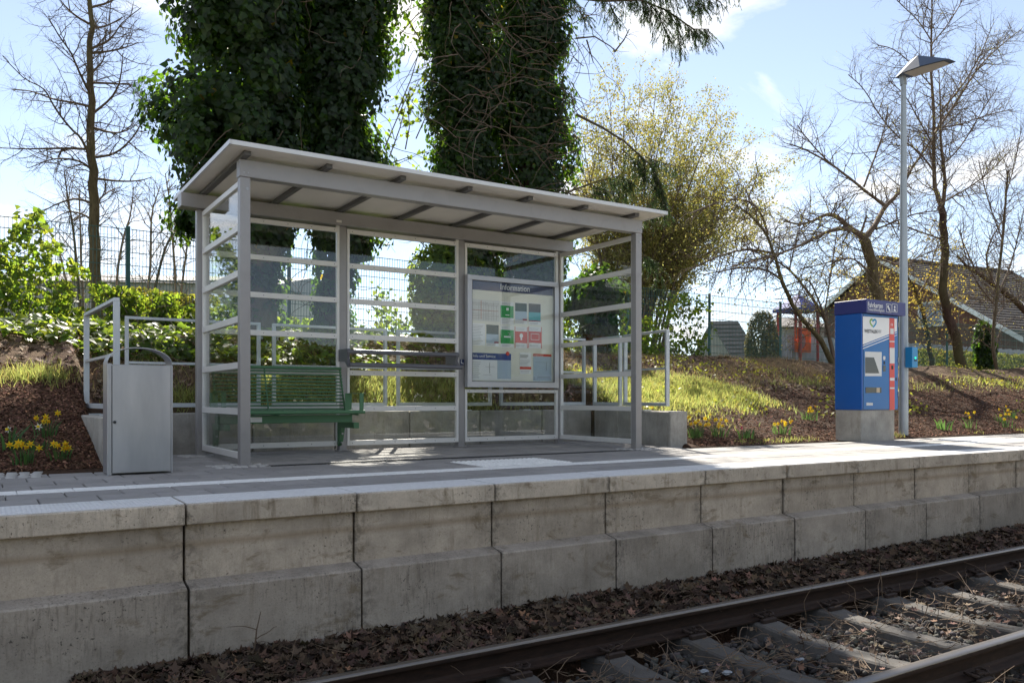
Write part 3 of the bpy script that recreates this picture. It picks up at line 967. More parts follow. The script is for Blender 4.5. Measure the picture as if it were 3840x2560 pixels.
# ================================================================== litter bin
t = NT('brushed_stainless_steel')
v = t.coords((1, 1, 60), False); v2 = t.coords((1.2, 1.2, .3), False)
n = t.noise(8, 3, .6, v); n2 = t.noise(5, 4, .6, v2)
cc = t.mix(t.ramp(n2, .3, .7), (.36, .365, .385, 1), (.46, .46, .475, 1))
MATS['inox'] = t.done(t.bsdf(cc, t.math('ADD', t.math('MULTIPLY', n, .12), .36), .7, t.bump(n, .05, .002), .5))
bn = thing('litter_bin', 'brushed stainless steel litter bin with arched lid on the platform', 'bin', (1.04, 7.05, 0))
X0, X1, Yf, Yb = .808, 1.272, 6.945, 7.25
nseg = 14
def front_curve(x0, x1, y, bulge):
    return [(x0 + (x1 - x0) * i / nseg, y - bulge * math.sin(math.pi * i / nseg) ** .8) for i in range(nseg + 1)]
body = [(X0, Yf + .012), (X0, Yb - .03)] + [(X0 + (X1 - X0) * i / nseg, Yb + .03 * math.sin(math.pi * i / nseg) - .03) for i in range(1, nseg)] + [(X1, Yb - .03), (X1, Yf + .012)]
MB().prism(body, 'z', .012, .84).build('body', MATS['inox'], bn, smooth=25)
door = front_curve(X0 + .034, X1 - .012, Yf + .004, .034)
dr = MB().prism(door + [(X1 - .012, Yf + .013), (X0 + .034, Yf + .013)], 'z', .02, .836).build('door', MATS['inox'], bn, smooth=25)
MB().tube([(X0 + .048, Yf - .014, .405), (X0 + .048, Yf + .006, .405)], .011, 12).build('lock', MATS['gasket'], dr)
MB().box(X0 - .002, X0 + .028, Yf, Yf + .03, .0, .852, .002).build('edge_strip', MATS['inox'], bn)
MB().box(X1 - .010, X1 + .002, Yf, Yf + .03, .0, .845, .002).build('edge_strip', MATS['inox'], bn)
MB().box(X0 + .0285, X0 + .033, Yf + .008, Yf + .0125, .02, .836).box(X1 - .0115, X1 - .0105, Yf + .008, Yf + .0125, .02, .836).build('door_gap', MATS['gasket'], bn)
arc = []
for i in range(25):
    a = math.pi * i / 24
    arc.append(((X0 + X1) / 2 - (X1 - X0) / 2 * math.cos(a), .845 + .14 * math.sin(a) ** .85))
b = MB()
for i, (x, z) in enumerate(arc):
    w = .055 + .075 * abs(math.cos(math.pi * i / 24))
    yc = (Yf + Yb) / 2 - .01
    b.v += [(x, yc - w, z), (x, yc + w, z), (x, yc + w, z - .006), (x, yc - w, z - .006)]
for i in range(24):
    for j in range(4): b.f.append((i * 4 + j, i * 4 + (j + 1) % 4, i * 4 + 4 + (j + 1) % 4, i * 4 + 4 + j))
b.build('arched_lid', MATS['inox'], bn, smooth=40)
MB().prism(body, 'z', .8405, .846).build('top_rim', MATS['inox'], bn)

# ================================================================== retaining wall
rw = thing('retaining_wall', 'low grey concrete retaining wall of precast blocks around the shelter bay', 'wall', (4.2, 9.5, 0))
TZ = .43


def wblock(a, b_, th, side):
    """a block whose front face runs from a to b; th thick to the side"""
    a, b_ = Vector((*a, 0)), Vector((*b_, 0))
    d = (b_ - a).normalized(); n = Vector((-d.y, d.x, 0)) * side
    a = a + d * .004; b_ = b_ - d * .004
    M = Matrix((d, n, Vector((0, 0, 1)))).transposed().to_4x4()
    M.translation = (a + b_) / 2 + n * th / 2 + Vector((0, 0, (TZ - .3) / 2))
    return MB().obox(M, (b_ - a).length, th, TZ + .3, .012).build('concrete_block', MATS['greycon'], rw)


xs = [1.02, 1.62, 2.58, 3.55, 4.53, 5.555, 6.55, 7.42]
for a, b_ in zip(xs, xs[1:]): wblock((a, 9.44), (b_, 9.44), .25, 1)
pr = [(7.455, 9.43), (7.30, 8.72), (7.21, 8.18), (7.10, 7.48)]
for a, b_ in zip(pr, pr[1:]): wblock(a, b_, .255, 1)
pl = [(1.10, 7.66), (1.06, 8.5), (1.01, 9.43)]
for a, b_ in zip(pl, pl[1:]): wblock(a, b_, .25, 1)

# ================================================================== railings on the wall
MATS['railing'] = pmat('pale_blue_grey_galvanised_paint', (.52, .55, .57), .45, .3, .07, 3, .05, 120, .5)
ZT, ZM, ZL = 1.435, .965, .515


def frame(a, b_, label, mids=True, feet=1):
    a, b_ = Vector((*a, 0)), Vector((*b_, 0))
    root = thing('railing', label, 'railing', ((a.x + b_.x) / 2, (a.y + b_.y) / 2, TZ), 'railing frames on the retaining wall')
    up = Vector((0, 0, 1)); d = (b_ - a).normalized()
    def pt(p, z): return (p.x, p.y, z)
    MB().bar(pt(a, ZT), pt(b_, ZT), .045, .03, .002).build('top_rail', MATS['railing'], root)
    MB().bar(pt(a + d * .03, ZM), pt(b_ - d * .03, ZM), .03, .025).build('middle_rail', MATS['railing'], root)
    MB().bar(pt(a, ZL), pt(b_, ZL), .05, .045, .002).build('bottom_rail', MATS['railing'], root)
    for p in (a + d * .0175, b_ - d * .0175):
        MB().bar(pt(p, ZL + .0235), pt(p, ZT - .0155), .05, .035, .002, up=d).build('upright', MATS['railing'], root)
    L = (b_ - a).length
    for q in ((.5,) if L < 1.1 else (.28, .72)):
        p = a + d * L * q
        MB().bar(pt(p, TZ), pt(p, ZL - .023), .05, .05).box(p.x - .06, p.x + .06, p.y - .05, p.y + .05, TZ, TZ + .011).build('foot', MATS['railing'], root)
    return root


frame((1.27, 9.50), (2.68, 9.50), 'pale railing frame on the wall behind the bench, left of the shelter back')
frame((2.82, 9.50), (4.24, 9.50), 'pale railing frame on the wall behind the left half of the lean rail')
frame((4.38, 9.50), (5.76, 9.50), 'pale railing frame on the wall behind the right half of the lean rail')
frame((5.90, 9.50), (7.34, 9.50), 'pale railing frame on the wall behind the information case')
frame((7.40, 9.36), (7.36, 8.72), 'short pale railing frame at the rear of the right side wall')
frame((7.34, 8.62), (7.21, 7.64), 'pale railing frame at the open end of the right side wall')
frame((.98, 7.80), (.90, 9.42), 'pale railing frame on the left side wall behind the litter bin')

# ================================================================== ticket machine
MATS['blue'] = pmat('blue_enamel_steel', (.003, .085, .36), .33, 0, .05, 2, .03, 100, .5, coat=.2)
MATS['blue2'] = pmat('mid_blue_front', (.010, .135, .38), .38, 0, .05, 2, .03, 100, .5)
MATS['header'] = pmat('dark_violet_blue', (.028, .034, .16), .4, 0, .05, 3)
MATS['redprint'] = pmat('red_print', (.62, .075, .06), .45, 0, .05, 4)
MATS['lgrey'] = pmat('light_grey_plastic', (.62, .62, .61), .45, 0, .03, 4)
MATS['screen'] = pmat('dark_screen', (.03, .035, .04), .12, 0, .05, 3)
MX0, MX1, MY0, MY1 = 10.115, 10.96, 6.935, 7.36
tm = thing('ticket_machine', 'blue ticket machine with red stripe on a grey concrete plinth', 'ticket machine', (10.5, 7.15, 0))
MB().prism([(MX0 + .01, MY1 - .01), (MX0 + .01, MY0 + .02), (MX1 - .16, MY0 + .02), (MX1 - .16, MY0 + .06), (MX1, MY0 + .06), (MX1, MY1 - .01)], 'z', 0, .428).build('plinth', MATS['greycon'], tm)
MB().box(MX0, MX1, MY0, MY1, .43, 1.755, .008).build('cabinet', MATS['blue'], tm)
hd = MB().box(MX0 - .003, MX1 + .06, MY0 - .075, MY1 + .005, 1.757, 1.94, .004).build('header', MATS['header'], tm)


def MXZ(px, py, Y=MY0):
    p = at(3050 + px / 2.53, 1080 + py / 2.53, Y)
    return p.x, p.z


MF = MY0 - .0045
front = MB().box(MX0 + .035, MX1 - .03, MF, MY0 - .0005, .44, 1.745).build('front_panel', MATS['blue2'], tm)


def mpoly(name, pts, y, mat, parent, th=.002):
    return MB().prism([MXZ(*p) for p in pts], 'y', y, y + th).build(name, mat, parent)


mpoly('white_field', [(466, 268), (716, 284), (716, 437), (466, 535)], MF - .0025, MATS['white'], front)
mpoly('white_field', [(765, 288), (789, 290), (789, 410), (765, 418)], MF - .0025, MATS['white'], front)
mpoly('stripe', [(466, 545), (716, 447), (716, 455), (466, 553)], MF - .0025, MATS['white'], front)
mpoly('stripe', [(466, 570), (716, 472), (716, 480), (466, 578)], MF - .0025, MATS['white'], front)
mpoly('stripe', [(765, 428), (789, 419), (789, 426), (765, 435)], MF - .0025, MATS['white'], front)
mpoly('stripe', [(765, 452), (789, 443), (789, 449), (765, 458)], MF - .0025, MATS['white'], front)
rs = mpoly('red_stripe', [(716, 284), (764, 288), (767, 1152), (719, 1156)], MF - .004, MATS['redprint'], front, .0035)
mpoly('stripe_field', [(724, 382), (756, 384), (756, 438), (724, 436)], MF - .006, MATS['lgrey'], rs)
mpoly('stripe_field', [(722, 850), (764, 850), (764, 877), (722, 877)], MF - .006, MATS['lgrey'], rs)
mpoly('stripe_field', [(722, 941), (764, 941), (764, 955), (722, 955)], MF - .006, MATS['lgrey'], rs)
mpoly('stripe_field', [(716, 501), (765, 503), (765, 513), (716, 511)], MF - .006, MATS['lgrey'], rs)
mpoly('note_slot', [(719, 565), (765, 567), (765, 714), (719, 714)], MF - .006, MATS['lgrey'], rs)
mpoly('card_slot', [(735, 735), (752, 735), (752, 770), (735, 770)], MF - .006, MATS['gasket'], rs)
x, z = MXZ(730, 356, MF); link('lettering', text_mesh('DB', .045, MATS['white'], (x, MF - .0055, z), sx=.95), rs)
# panel gaps, hinges and small fittings
sm_ = MB()
xa, xb = MX0 + .031, MX1 - .026
for (p, q, r, s_) in ((xa, xb, .436, .439), (xa, xb, 1.746, 1.749), (xa, xa + .003, .4395, 1.7455), (xb - .003, xb, .4395, 1.7455)): sm_.box(p, q, MY0 - .0022, MY0 - .0004, r, s_)
sm_.build('door_gap', MATS['gasket'], tm)
for z in (.62, 1.10, 1.60): MB().tube([(MX1 - .012, MY0 - .006, z), (MX1 - .012, MY0 - .006, z + .07)], .006, 6).build('hinge', MATS['bolt'], tm)
mpoly('keypad', [(656, 735), (682, 735), (682, 790), (656, 790)], MF - .004, MATS['screen'], front)
mpoly('sticker', [(500, 1085), (560, 1087), (560, 1112), (500, 1112)], MF - .003, MATS['lgrey'], front)
# screen recess
sc_ = mpoly('screen_surround', [(486, 602), (644, 606), (644, 834), (486, 834)], MF - .003, MATS['lgrey'], front, .0028)
mpoly('screen', [(488, 655), (570, 658), (620, 808), (488, 806)], MF - .0055, MATS['screen'], sc_, .002)
mpoly('coin_button', [(660, 645), (676, 645), (680, 662), (676, 682), (660, 682), (656, 662)], MF - .004, MATS['lgrey'], front)
mpoly('coin_slot', [(663, 695), (676, 695), (676, 722), (663, 722)], MF - .004, MATS['gasket'], front)
tr = mpoly('ticket_tray', [(491, 940), (642, 942), (642, 992), (491, 994)], MF - .003, MATS['screen'], front)
mpoly('tray_flap', [(594, 944), (624, 944), (624, 990), (594, 990)], MF - .005, pmat('tray_beige', (.45, .36, .25), .5), tr)
mpoly('key_hole', [(777, 850), (788, 846), (788, 880), (777, 876)], MF - .003, MATS['gasket'], front)
# heart shaped emblem: two half ribbons
def ribbon(pts, w):
    b = MB()
    P = [Vector((MXZ(*p)[0], MF - .0045, MXZ(*p)[1])) for p in pts]
    for a, c in zip(P, P[1:]): b.bar(a, c, .002, w, up=Vector((0, 0, 1)) if abs((c - a).normalized().z) < .9 else Vector((1, 0, 0)))
    return b
ribbon([(556, 300), (546, 297), (536, 304), (532, 318), (536, 334), (546, 350), (557, 364)], .022).build('emblem_ribbon', ink((.20, .42, .05)), front)
ribbon([(557, 318), (564, 306), (576, 299), (588, 306), (592, 322), (586, 340), (574, 358), (561, 370)], .024).build('emblem_ribbon', ink((.02, .30, .55)), front)
x, z = MXZ(483, 421, MF); link('lettering', text_mesh('WESTFALEN', .066, ink((.05, .05, .055)), (x, MF - .0045, z), sx=.80, bold=.0015), front)
x, z = MXZ(597, 424, MF); link('lettering', text_mesh('TARIF', .066, ink((.30, .32, .33)), (x, MF - .0045, z), sx=.66), front)
HF = MY0 - .0775
def HXZ(px, py): return MXZ(px, py, HF)
x, z = HXZ(516, 178); link('lettering', text_mesh('Fahrkarten', .098, MATS['white'], (x, HF, z), sx=.80, bold=.001), hd)
x, z = HXZ(516, 212); link('lettering', text_mesh('Tickets/Billets/Biglietti', .056, MATS['white'], (x, HF, z), sx=.76), hd)
for (a, b_) in ((692, 740), (748, 796)):
    (xa, za), (xb, zb) = HXZ(a, 149), HXZ(b_, 232)
    g = MB(); w = .005
    g.box(xa, xb, HF - .001, HF + .001, za - w, za).box(xa, xb, HF - .001, HF + .001, zb, zb + w).box(xa, xa + w, HF - .001, HF + .001, zb + w, za - w).box(xb - w, xb, HF - .001, HF + .001, zb + w, za - w)
    g.build('icon_frame', MATS['white'], hd)
    m = (xa + xb) / 2
    if a == 692: MB().box(m - .032, m - .004, HF - .001, HF + .001, zb + .06, za - .02).box(m - .012, m + .016, HF - .0022, HF - .0012, zb + .035, za - .05).box(m + .002, m + .03, HF - .0034, HF - .0024, zb + .02, za - .08).build('ticket_symbol', MATS['white'], hd)
    else: MB().box(m - .012, m + .012, HF - .001, HF + .001, zb + .03, za - .07).box(m - .024, m + .024, HF - .001, HF + .001, zb + .018, zb + .0295).box(m - .022, m - .0125, HF - .001, HF + .001, za - .082, za - .0705).tube([(m, HF - .001, za - .042), (m, HF + .001, za - .042)], .017, 12).build('information_symbol', MATS['white'], hd)

# ================================================================== lamp post with ticket validator
MATS['galv'] = pmat('galvanised_steel', (.36, .39, .41), .5, .55, .10, 4, .06, 60, .5)
LX, LY = 11.93, 7.46
lp = thing('street_lamp', 'tall galvanised lamp post with angular hooded lamp head beside the ticket machine', 'lamp', (LX, LY, 0))
MB().tube([(LX, LY, -.2), (LX, LY, 1.2), (LX, LY, 5.5)], [.068, .066, .038], 20).build('pole', MATS['galv'], lp, smooth=40)
MATS['lamphood'] = pmat('blue_grey_lamp_hood', (.07, .095, .15), .6, .0, .05, 3)
MATS['lens'] = pmat('lamp_lens', (.40, .38, .36), .3, 0, .05, 5)
# hood: faceted shell reaching out over the platform (towards -Y), a fin behind
hb = MB()
hz = 5.52
hv = [(-.05, .10, .02), (.05, .10, .02), (-.02, .24, .07), (.02, .24, .07), (-.15, -.04, .015), (.15, -.04, .015), (-.17, -.36, .01), (.17, -.36, .01), (-.10, -.76, 0), (.10, -.76, 0), (-.05, -.14, .20), (.05, -.14, .20), (-.05, -.26, .235), (.05, -.26, .235)]
hv = [(LX + a, LY + b_, hz + c) for a, b_, c in hv]
hb.add(hv, [(2, 3, 1, 0), (0, 1, 11, 10), (10, 11, 13, 12), (12, 13, 9, 8), (0, 10, 4), (1, 5, 11), (4, 10, 12, 6), (5, 7, 13, 11), (6, 12, 8), (7, 9, 13), (0, 4, 5, 1), (4, 6, 7, 5), (6, 8, 9, 7), (2, 0, 1, 3)])
hb.build('lamp_hood', MATS['lamphood'], lp)
MB().add([(LX - .14, LY - .09, hz + .004), (LX + .14, LY - .09, hz + .004), (LX + .15, LY - .36, hz + .002), (LX - .15, LY - .36, hz + .002), (LX - .09, LY - .68, hz - .005), (LX + .09, LY - .68, hz - .005)], [(0, 1, 2, 3), (3, 2, 5, 4)]).build('lens', MATS['lens'], lp)
MB().tube([(LX, LY, 5.40), (LX, LY + .02, 5.55)], .05, 12).build('collar', MATS['galv'], lp)
va = thing('ticket_validator', 'small bright blue ticket validator box on the lamp post', 'validator', (LX, LY - .1, 1.18))
MATS['cyan'] = pmat('bright_blue_plastic', (.01, .20, .42), .35, 0, .04, 3)
vx, vy = LX - .075, LY - .185
MB().box(vx, vx + .15, vy, vy + .115, 1.06, 1.37, .006).build('housing', MATS['cyan'], va)
MB().box(vx + .05, vx + .12, vy - .003, vy + .001, 1.155, 1.178).build('slot', MATS['gasket'], va)
em = NT('green_indicator'); e_ = em.new('ShaderNodeEmission'); e_.inputs[0].default_value = (.02, .9, .35, 1); e_.inputs[1].default_value = 1.2
MB().prism([(vx + .065, 1.215), (vx + .105, 1.215), (vx + .085, 1.190)], 'y', vy - .003, vy + .001).build('indicator', em.done(e_.outputs[0]), va)
# ================================================================== trees
def barkmat(name, c, c2, sc=14):
    t = NT(name)
    v = t.coords((1, 1, .25), False)
    n = t.noise(sc, 5, .7, v); m = t.noise(1.3, 3, .5, v)
    cc = t.mix(t.ramp(n, .3, .7), c, c2)
    cc = t.mix(t.math('MULTIPLY', t.ramp(m, .45, .7), .5), cc, (.10, .10, .035))
    return t.done(t.bsdf(cc, .9, 0, t.bump(n, .6, .02), .15))


MATS['bark'] = barkmat('grey_brown_bark', (.055, .040, .030, 1), (.15, .11, .08, 1))
MATS['bark_dark'] = barkmat('dark_red_brown_bark', (.030, .020, .016, 1), (.085, .050, .040, 1))
MATS['bark_olive'] = barkmat('olive_brown_bark', (.060, .048, .026, 1), (.16, .125, .07, 1))
MATS['twig'] = pmat('brown_twigs', (.115, .080, .055), .9, 0, .2, 5)
MATS['twig_pale'] = pmat('pale_twigs', (.22, .165, .12), .9, 0, .2, 5)
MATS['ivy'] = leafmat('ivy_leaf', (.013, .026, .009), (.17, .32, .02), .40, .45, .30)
MATS['ivy_sun'] = leafmat('sunlit_ivy_leaf', (.050, .088, .02), (.32, .43, .035), .55, .45, .32)  # lighter copy of the ivy leaf, sunlight put into its colour
MATS['yleaf'] = leafmat('young_yellow_leaf', (.20, .185, .060), (.38, .35, .09), .5, .6, .2)
MATS['yleaf2'] = leafmat('young_golden_leaf', (.40, .30, .055), (.60, .46, .08), .5, .6, .2)
MATS['needle'] = leafmat('spruce_needles', (.035, .062, .022), (.10, .17, .045), .28, .55, .3)

IVY = [(0, -.42, 0), (.50, -.22, .07), (.27, .18, .05), (0, .62, -.06), (-.27, .18, .05), (-.50, -.22, .07)]
IVYF = [(0, 1, 2, 3), (0, 3, 4, 5)]
KITE = [(0, -.5, 0), (.32, -.05, .08), (0, .6, -.04), (-.32, -.05, .08)]
KITEF = [(0, 1, 2, 3)]


def wander(p, d, L, nseg, rnd, wob, trop):
    pts = [p.copy()]; d = d.normalized()
    for i in range(nseg):
        d = (d + Vector((rnd.gauss(0, wob), rnd.gauss(0, wob), rnd.gauss(0, wob))) + Vector((0, 0, trop))).normalized()
        p = p + d * (L / nseg); pts.append(p.copy())
    return pts


def limb_at(pts, f):
    f = max(0, min(.9999, f)) * (len(pts) - 1); i = int(f); g = f - i
    return pts[i].lerp(pts[i + 1], g), (pts[i + 1] - pts[i]).normalized()


def sprout(out_, pts, rads, lvl, cfg, rnd, tips):
    """side branches of one limb, then theirs"""
    if lvl >= len(cfg['n']): 
        tips.append(pts); return
    L = sum((b - a).length for a, b in zip(pts, pts[1:]))
    n = max(1, int(cfg['n'][lvl] * (L if cfg.get('perm', True) else 1) + rnd.random()))
    for k in range(n):
        f = cfg['f0'][lvl] + (1 - cfg['f0'][lvl]) * (k + rnd.random()) / n
        p, d = limb_at(pts, f)
        ax = d.orthogonal().normalized(); ax.rotate(Matrix.Rotation(rnd.uniform(0, 2 * math.pi), 3, d))
        ang = R(rnd.gauss(cfg['ang'][lvl], 12))
        dd = d.copy(); dd.rotate(Matrix.Rotation(ang, 3, ax))
        if cfg.get('flat'): dd.y *= cfg['flat']; dd.normalize()
        l = cfg['len'][lvl] * rnd.uniform(.5, 1.25) * (1 - .55 * f)
        i = min(len(rads) - 1, int(f * (len(rads) - 1)))
        r0 = min(rads[i] * .62, cfg['rad'][lvl] * rnd.uniform(.7, 1.2))
        ns = cfg['seg'][lvl]
        q = wander(p, dd, l, ns, rnd, cfg['wob'][lvl], cfg['trop'][lvl])
        rr = [r0 * (1 - .75 * j / ns) for j in range(ns + 1)]
        out_.append((q, rr, lvl + 1))
        sprout(out_, q, rr, lvl + 1, cfg, rnd, tips)


def tree(name, label, limbs, cfg, seed, bark, twig=None, leaf=None, group=None, cat='tree', leafsize=.06, leafn=3, jitter=.5, twig_sides=3):
    """limbs: list of (points, r0, r1, is_trunk); sub-branches grow from each"""
    rnd = random.Random(seed); rg = np.random.default_rng(seed)
    base = limbs[0][0][0]
    root = thing(name, label, cat, tuple(base), group)
    tr_, br, tips = MB(), MB(), []
    outl = []
    for (pts, r0, r1, istrunk) in limbs:
        pts = [Vector(p) for p in pts]
        # round the corners of the surveyed line
        fine = []
        for i in range(len(pts) - 1):
            for s_ in (0, .33, .66): fine.append(pts[i].lerp(pts[i + 1], s_))
        fine.append(pts[-1])
        for _ in range(2):
            fine = [fine[0]] + [(fine[i - 1] + fine[i] * 2 + fine[i + 1]) / 4 for i in range(1, len(fine) - 1)] + [fine[-1]]
        fine = [fine[0]] + [p + Vector((rnd.gauss(0, 1), rnd.gauss(0, 1), 0)) * r0 * .12 for p in fine[1:]]
        n = len(fine)
        rr = [r0 + (r1 - r0) * (i / (n - 1)) ** .9 for i in range(n)]
        if istrunk == 1: tr_.tube(fine, rr, 9)
        else: br.tube(fine, rr, 6)
        sprout(outl, fine, rr, 0, cfg, rnd, tips)
    for (q, rr, lv) in outl:
        br.tube(q, rr, 5 if lv == 1 else 4 if lv == 2 else 3, cap=False)
    if tr_.v: tr_.build('trunk', bark, root, smooth=60)
    br.build('crown', twig or bark, root, smooth=60)
    if leaf is not None and tips:
        P = []
        for q in tips:
            for _ in range(leafn):
                p, d = limb_at(q, rg.uniform(.15, 1)); P.append(tuple(p + Vector(rg.normal(0, leafsize * jitter, 3))))
        P = np.array(P); N = rg.normal(size=P.shape); N[:, 2] = np.abs(N[:, 2]) * .5
        scatter('foliage', KITE, KITEF, P, frames(N, rg), leafsize * rg.uniform(.5, 1.25, len(P)), leaf, tints(len(P), rg, .3, .1), root, kind='stuff')
    return root


def px(pts, Y, dy=None):
    """polyline surveyed in the photo at depth plane Y (dy: extra depth per point)"""
    return [at(x, y, Y + (dy[i] if dy else 0)) for i, (x, y) in enumerate(pts)]


# ---- tall bare tree at the left, beyond the fence
Y_ = 20.
tr_pts = px([(372, 1150), (358, 980), (352, 800), (345, 640), (338, 480), (346, 330), (338, 150), (336, 0), (330, -250), (335, -480)], Y_)
tr_pts[0].z = GH(tr_pts[0].x, tr_pts[0].y) - .1
limbs = [(tr_pts, .135, .025, 1)]
rn = random.Random(3)
side = [[(360, 590), (430, 580), (490, 530), (545, 440), (560, 380)], [(348, 560), (230, 555), (110, 560), (0, 555)], [(340, 600), (310, 520), (260, 480), (200, 400), (170, 330), (90, 300), (10, 210)], [(336, 400), (280, 385), (200, 375), (120, 340), (40, 335)], [(350, 425), (430, 360), (455, 290), (460, 200)], [(338, 350), (300, 280), (270, 200), (210, 120), (180, 60)], [(345, 270), (380, 240), (400, 190)], [(340, 200), (440, 190), (520, 160)], [(338, 185), (420, 150), (450, 90), (530, 30)], [(336, 110), (400, 100), (470, 60)], [(334, 90), (280, 60), (230, 10), (200, -40)], [(362, 670), (440, 680), (520, 680), (570, 665)], [(360, 760), (400, 720), (450, 700)], [(340, 760), (280, 740), (200, 770), (150, 800)], [(352, 480), (420, 500), (470, 495), (540, 450)], [(335, 30), (420, 10), (500, -60)], [(334, -80), (250, -150), (180, -230)], [(334, -120), (420, -200), (470, -300)], [(350, 640), (300, 600), (200, 590), (110, 630)], [(340, 310), (450, 315), (520, 320)], [(350, 830), (310, 800), (250, 790), (190, 830)]]
for s_ in side:
    dy = [0]; k = rn.uniform(-1, 1) * .9
    for i in range(1, len(s_)): dy.append(dy[-1] + k * rn.uniform(.2, .7))
    limbs.append((px(s_, Y_, dy), .030, .008, 0))
tree('bare_tree', 'tall slim bare tree with spreading twigs at the left edge behind the fence', limbs,
     dict(n=[6.5, 7.5, 6.], f0=[.1, .1, .2], ang=[58, 50, 45], len=[1.25, .6, .3], rad=[.013, .008, .005], seg=[6, 4, 2], wob=[.2, .25, .25], trop=[.05, .05, .03]), 11, MATS['bark_olive'], MATS['twig'], None, 'trees around the platform')

# ---- small pale multi-stemmed trees behind the left fence
for i, (stems, lab, sd) in enumerate((
        ([[(320, 1090), (285, 950), (265, 800), (240, 640)], [(325, 1090), (300, 900), (300, 720)], [(315, 1090), (230, 930), (170, 850)], [(425, 1090), (440, 950), (490, 820), (500, 700)]], 'slender pale bare shrub beside the tall trunk behind the left fence', 5),
        ([[(520, 1040), (600, 960), (660, 860), (690, 740)], [(520, 1040), (570, 960), (560, 820), (600, 700)], [(640, 1040), (700, 930), (720, 800)], [(680, 1060), (650, 940), (640, 780), (620, 650)]], 'bare thorny shrub behind the fence just left of the shelter', 6))):
    limbs = []
    for j, s_ in enumerate(stems):
        q = px(s_, 23 + .5 * j); q[0].z = 1.1
        limbs.append((q, .045, .012, 1 if j == 0 else 0))
    tree('bare_shrub', lab, limbs, dict(n=[4.5, 5.5, 4.], f0=[.15, .1, .2], ang=[42, 45, 45], len=[1.3, .6, .3], rad=[.014, .008, .005], seg=[5, 4, 2], wob=[.18, .22, .2], trop=[.06, .04, .02]), sd, MATS['bark'], MATS['twig_pale'], MATS['yleaf'], 'trees around the platform', leafsize=.035, leafn=1)

# ---- ivy clad trees
def ivy_clad(name, label, stems, seed, nleaf, cat='tree', leaf=None, size=.10, twigs=60, group='ivy clad trees behind the shelter', top=10.5, extra=None):
    """stems: (x, y, trunk radius, [(z, ivy radius left, ivy radius right)])"""
    rg = np.random.default_rng(seed); rnd = random.Random(seed)
    z0 = float(GH(stems[0][0], stems[0][1])) - .1
    root = thing(name, label, cat, (stems[0][0], stems[0][1], z0), group)
    PP, NN = [], []
    vb = MB()
    for (x, y, r, prof_, share) in stems:
        pts = [Vector((x + rnd.gauss(0, .03) * k, y, z0 + (top - z0) * k / 10)) for k in range(11)]
        MB().tube(pts, [r * (1 - .55 * k / 10) for k in range(11)], 10).build('trunk', MATS['bark_dark'], root, smooth=60)
        n = int(nleaf * share)
        zs = np.array([p[0] for p in prof_]); rl = np.array([p[1] for p in prof_]); rr_ = np.array([p[2] for p in prof_])
        # ivy hangs in clusters: tight ones along the trunk, looser ones out on the side shoots
        nc = int(n / 115)
        cz = rg.uniform(zs[0], zs[-1], nc); ca = rg.uniform(0, 2 * np.pi, nc)
        RR = np.where(np.cos(ca) < 0, np.interp(cz, zs, rl), np.interp(cz, zs, rr_))
        lump = .70 + .75 * (fbm(np.minimum(ca, 2 * np.pi - ca) * 1.9 + seed, cz * .9, seed) - .15)
        f = np.where(rg.random(nc) < .45, rg.uniform(.15, .6, nc), rg.uniform(.55, .97, nc))
        cr = np.maximum(r * 1.1, RR * lump * f)
        rc = rg.uniform(.17, .48, nc) * (1.15 - .45 * f) * np.clip(RR / .7, .35, 1)
        C = np.stack([x + np.cos(ca) * cr, y + np.sin(ca) * cr * .8, cz], 1)
        w_ = rc ** 2 * np.where(RR < .5, .6, 1); k = rg.choice(nc, n, p=w_ / w_.sum())
        D = rg.normal(size=(n, 3)); D /= np.linalg.norm(D, axis=1, keepdims=True)
        P = C[k] + D * (rc[k] * (1 - np.abs(rg.normal(0, .35, n))))[:, None] * np.array([1, .9, 1.25])
        out_ = np.stack([np.cos(ca[k]), np.sin(ca[k]), np.full(n, .35)], 1)
        N = out_ + .7 * D + rg.normal(0, .4, (n, 3))
        ok = np.hypot(P[:, 0] - x, P[:, 1] - y) > r * .9
        PP.append(P[ok]); NN.append(N[ok])
        for _ in range(twigs):
            zz_ = rnd.uniform(zs[0], zs[-1]); aa = rnd.uniform(0, 6.28)
            rr3 = float(np.interp(zz_, zs, rl if math.cos(aa) < 0 else rr_)) * rnd.uniform(.5, 1.0)
            q = wander(Vector((x + math.cos(aa) * rr3, y + math.sin(aa) * rr3 * .8, zz_)), Vector((math.cos(aa) * .3 + rnd.gauss(0, .6), math.sin(aa) * .3, rnd.uniform(-1.0, .5))), rnd.uniform(.5, 1.8), 7, rnd, .28, -.05)
            vb.tube(q, [.008 * (1 - .7 * k / 7) for k in range(8)], 3, cap=False)
    P, N = np.concatenate(PP), np.concatenate(NN)
    if extra is not None:
        P = np.concatenate([P, extra[0]]); N = np.concatenate([N, extra[1]])
    vb.build('vine_stems', MATS['twig'], root, smooth=60)
    tn = tints(len(P), rg, .4, .12)
    old = rg.random(len(P)) < .004
    tn[old] = (6, 2.2, .8)
    Rm = frames(N, rg)
    scatter('ivy_foliage', IVY, IVYF, P, Rm, size * (.45 + .95 * rg.random(len(P)) ** 1.3), leaf or MATS['ivy'], tn, root, kind='stuff')
    return root


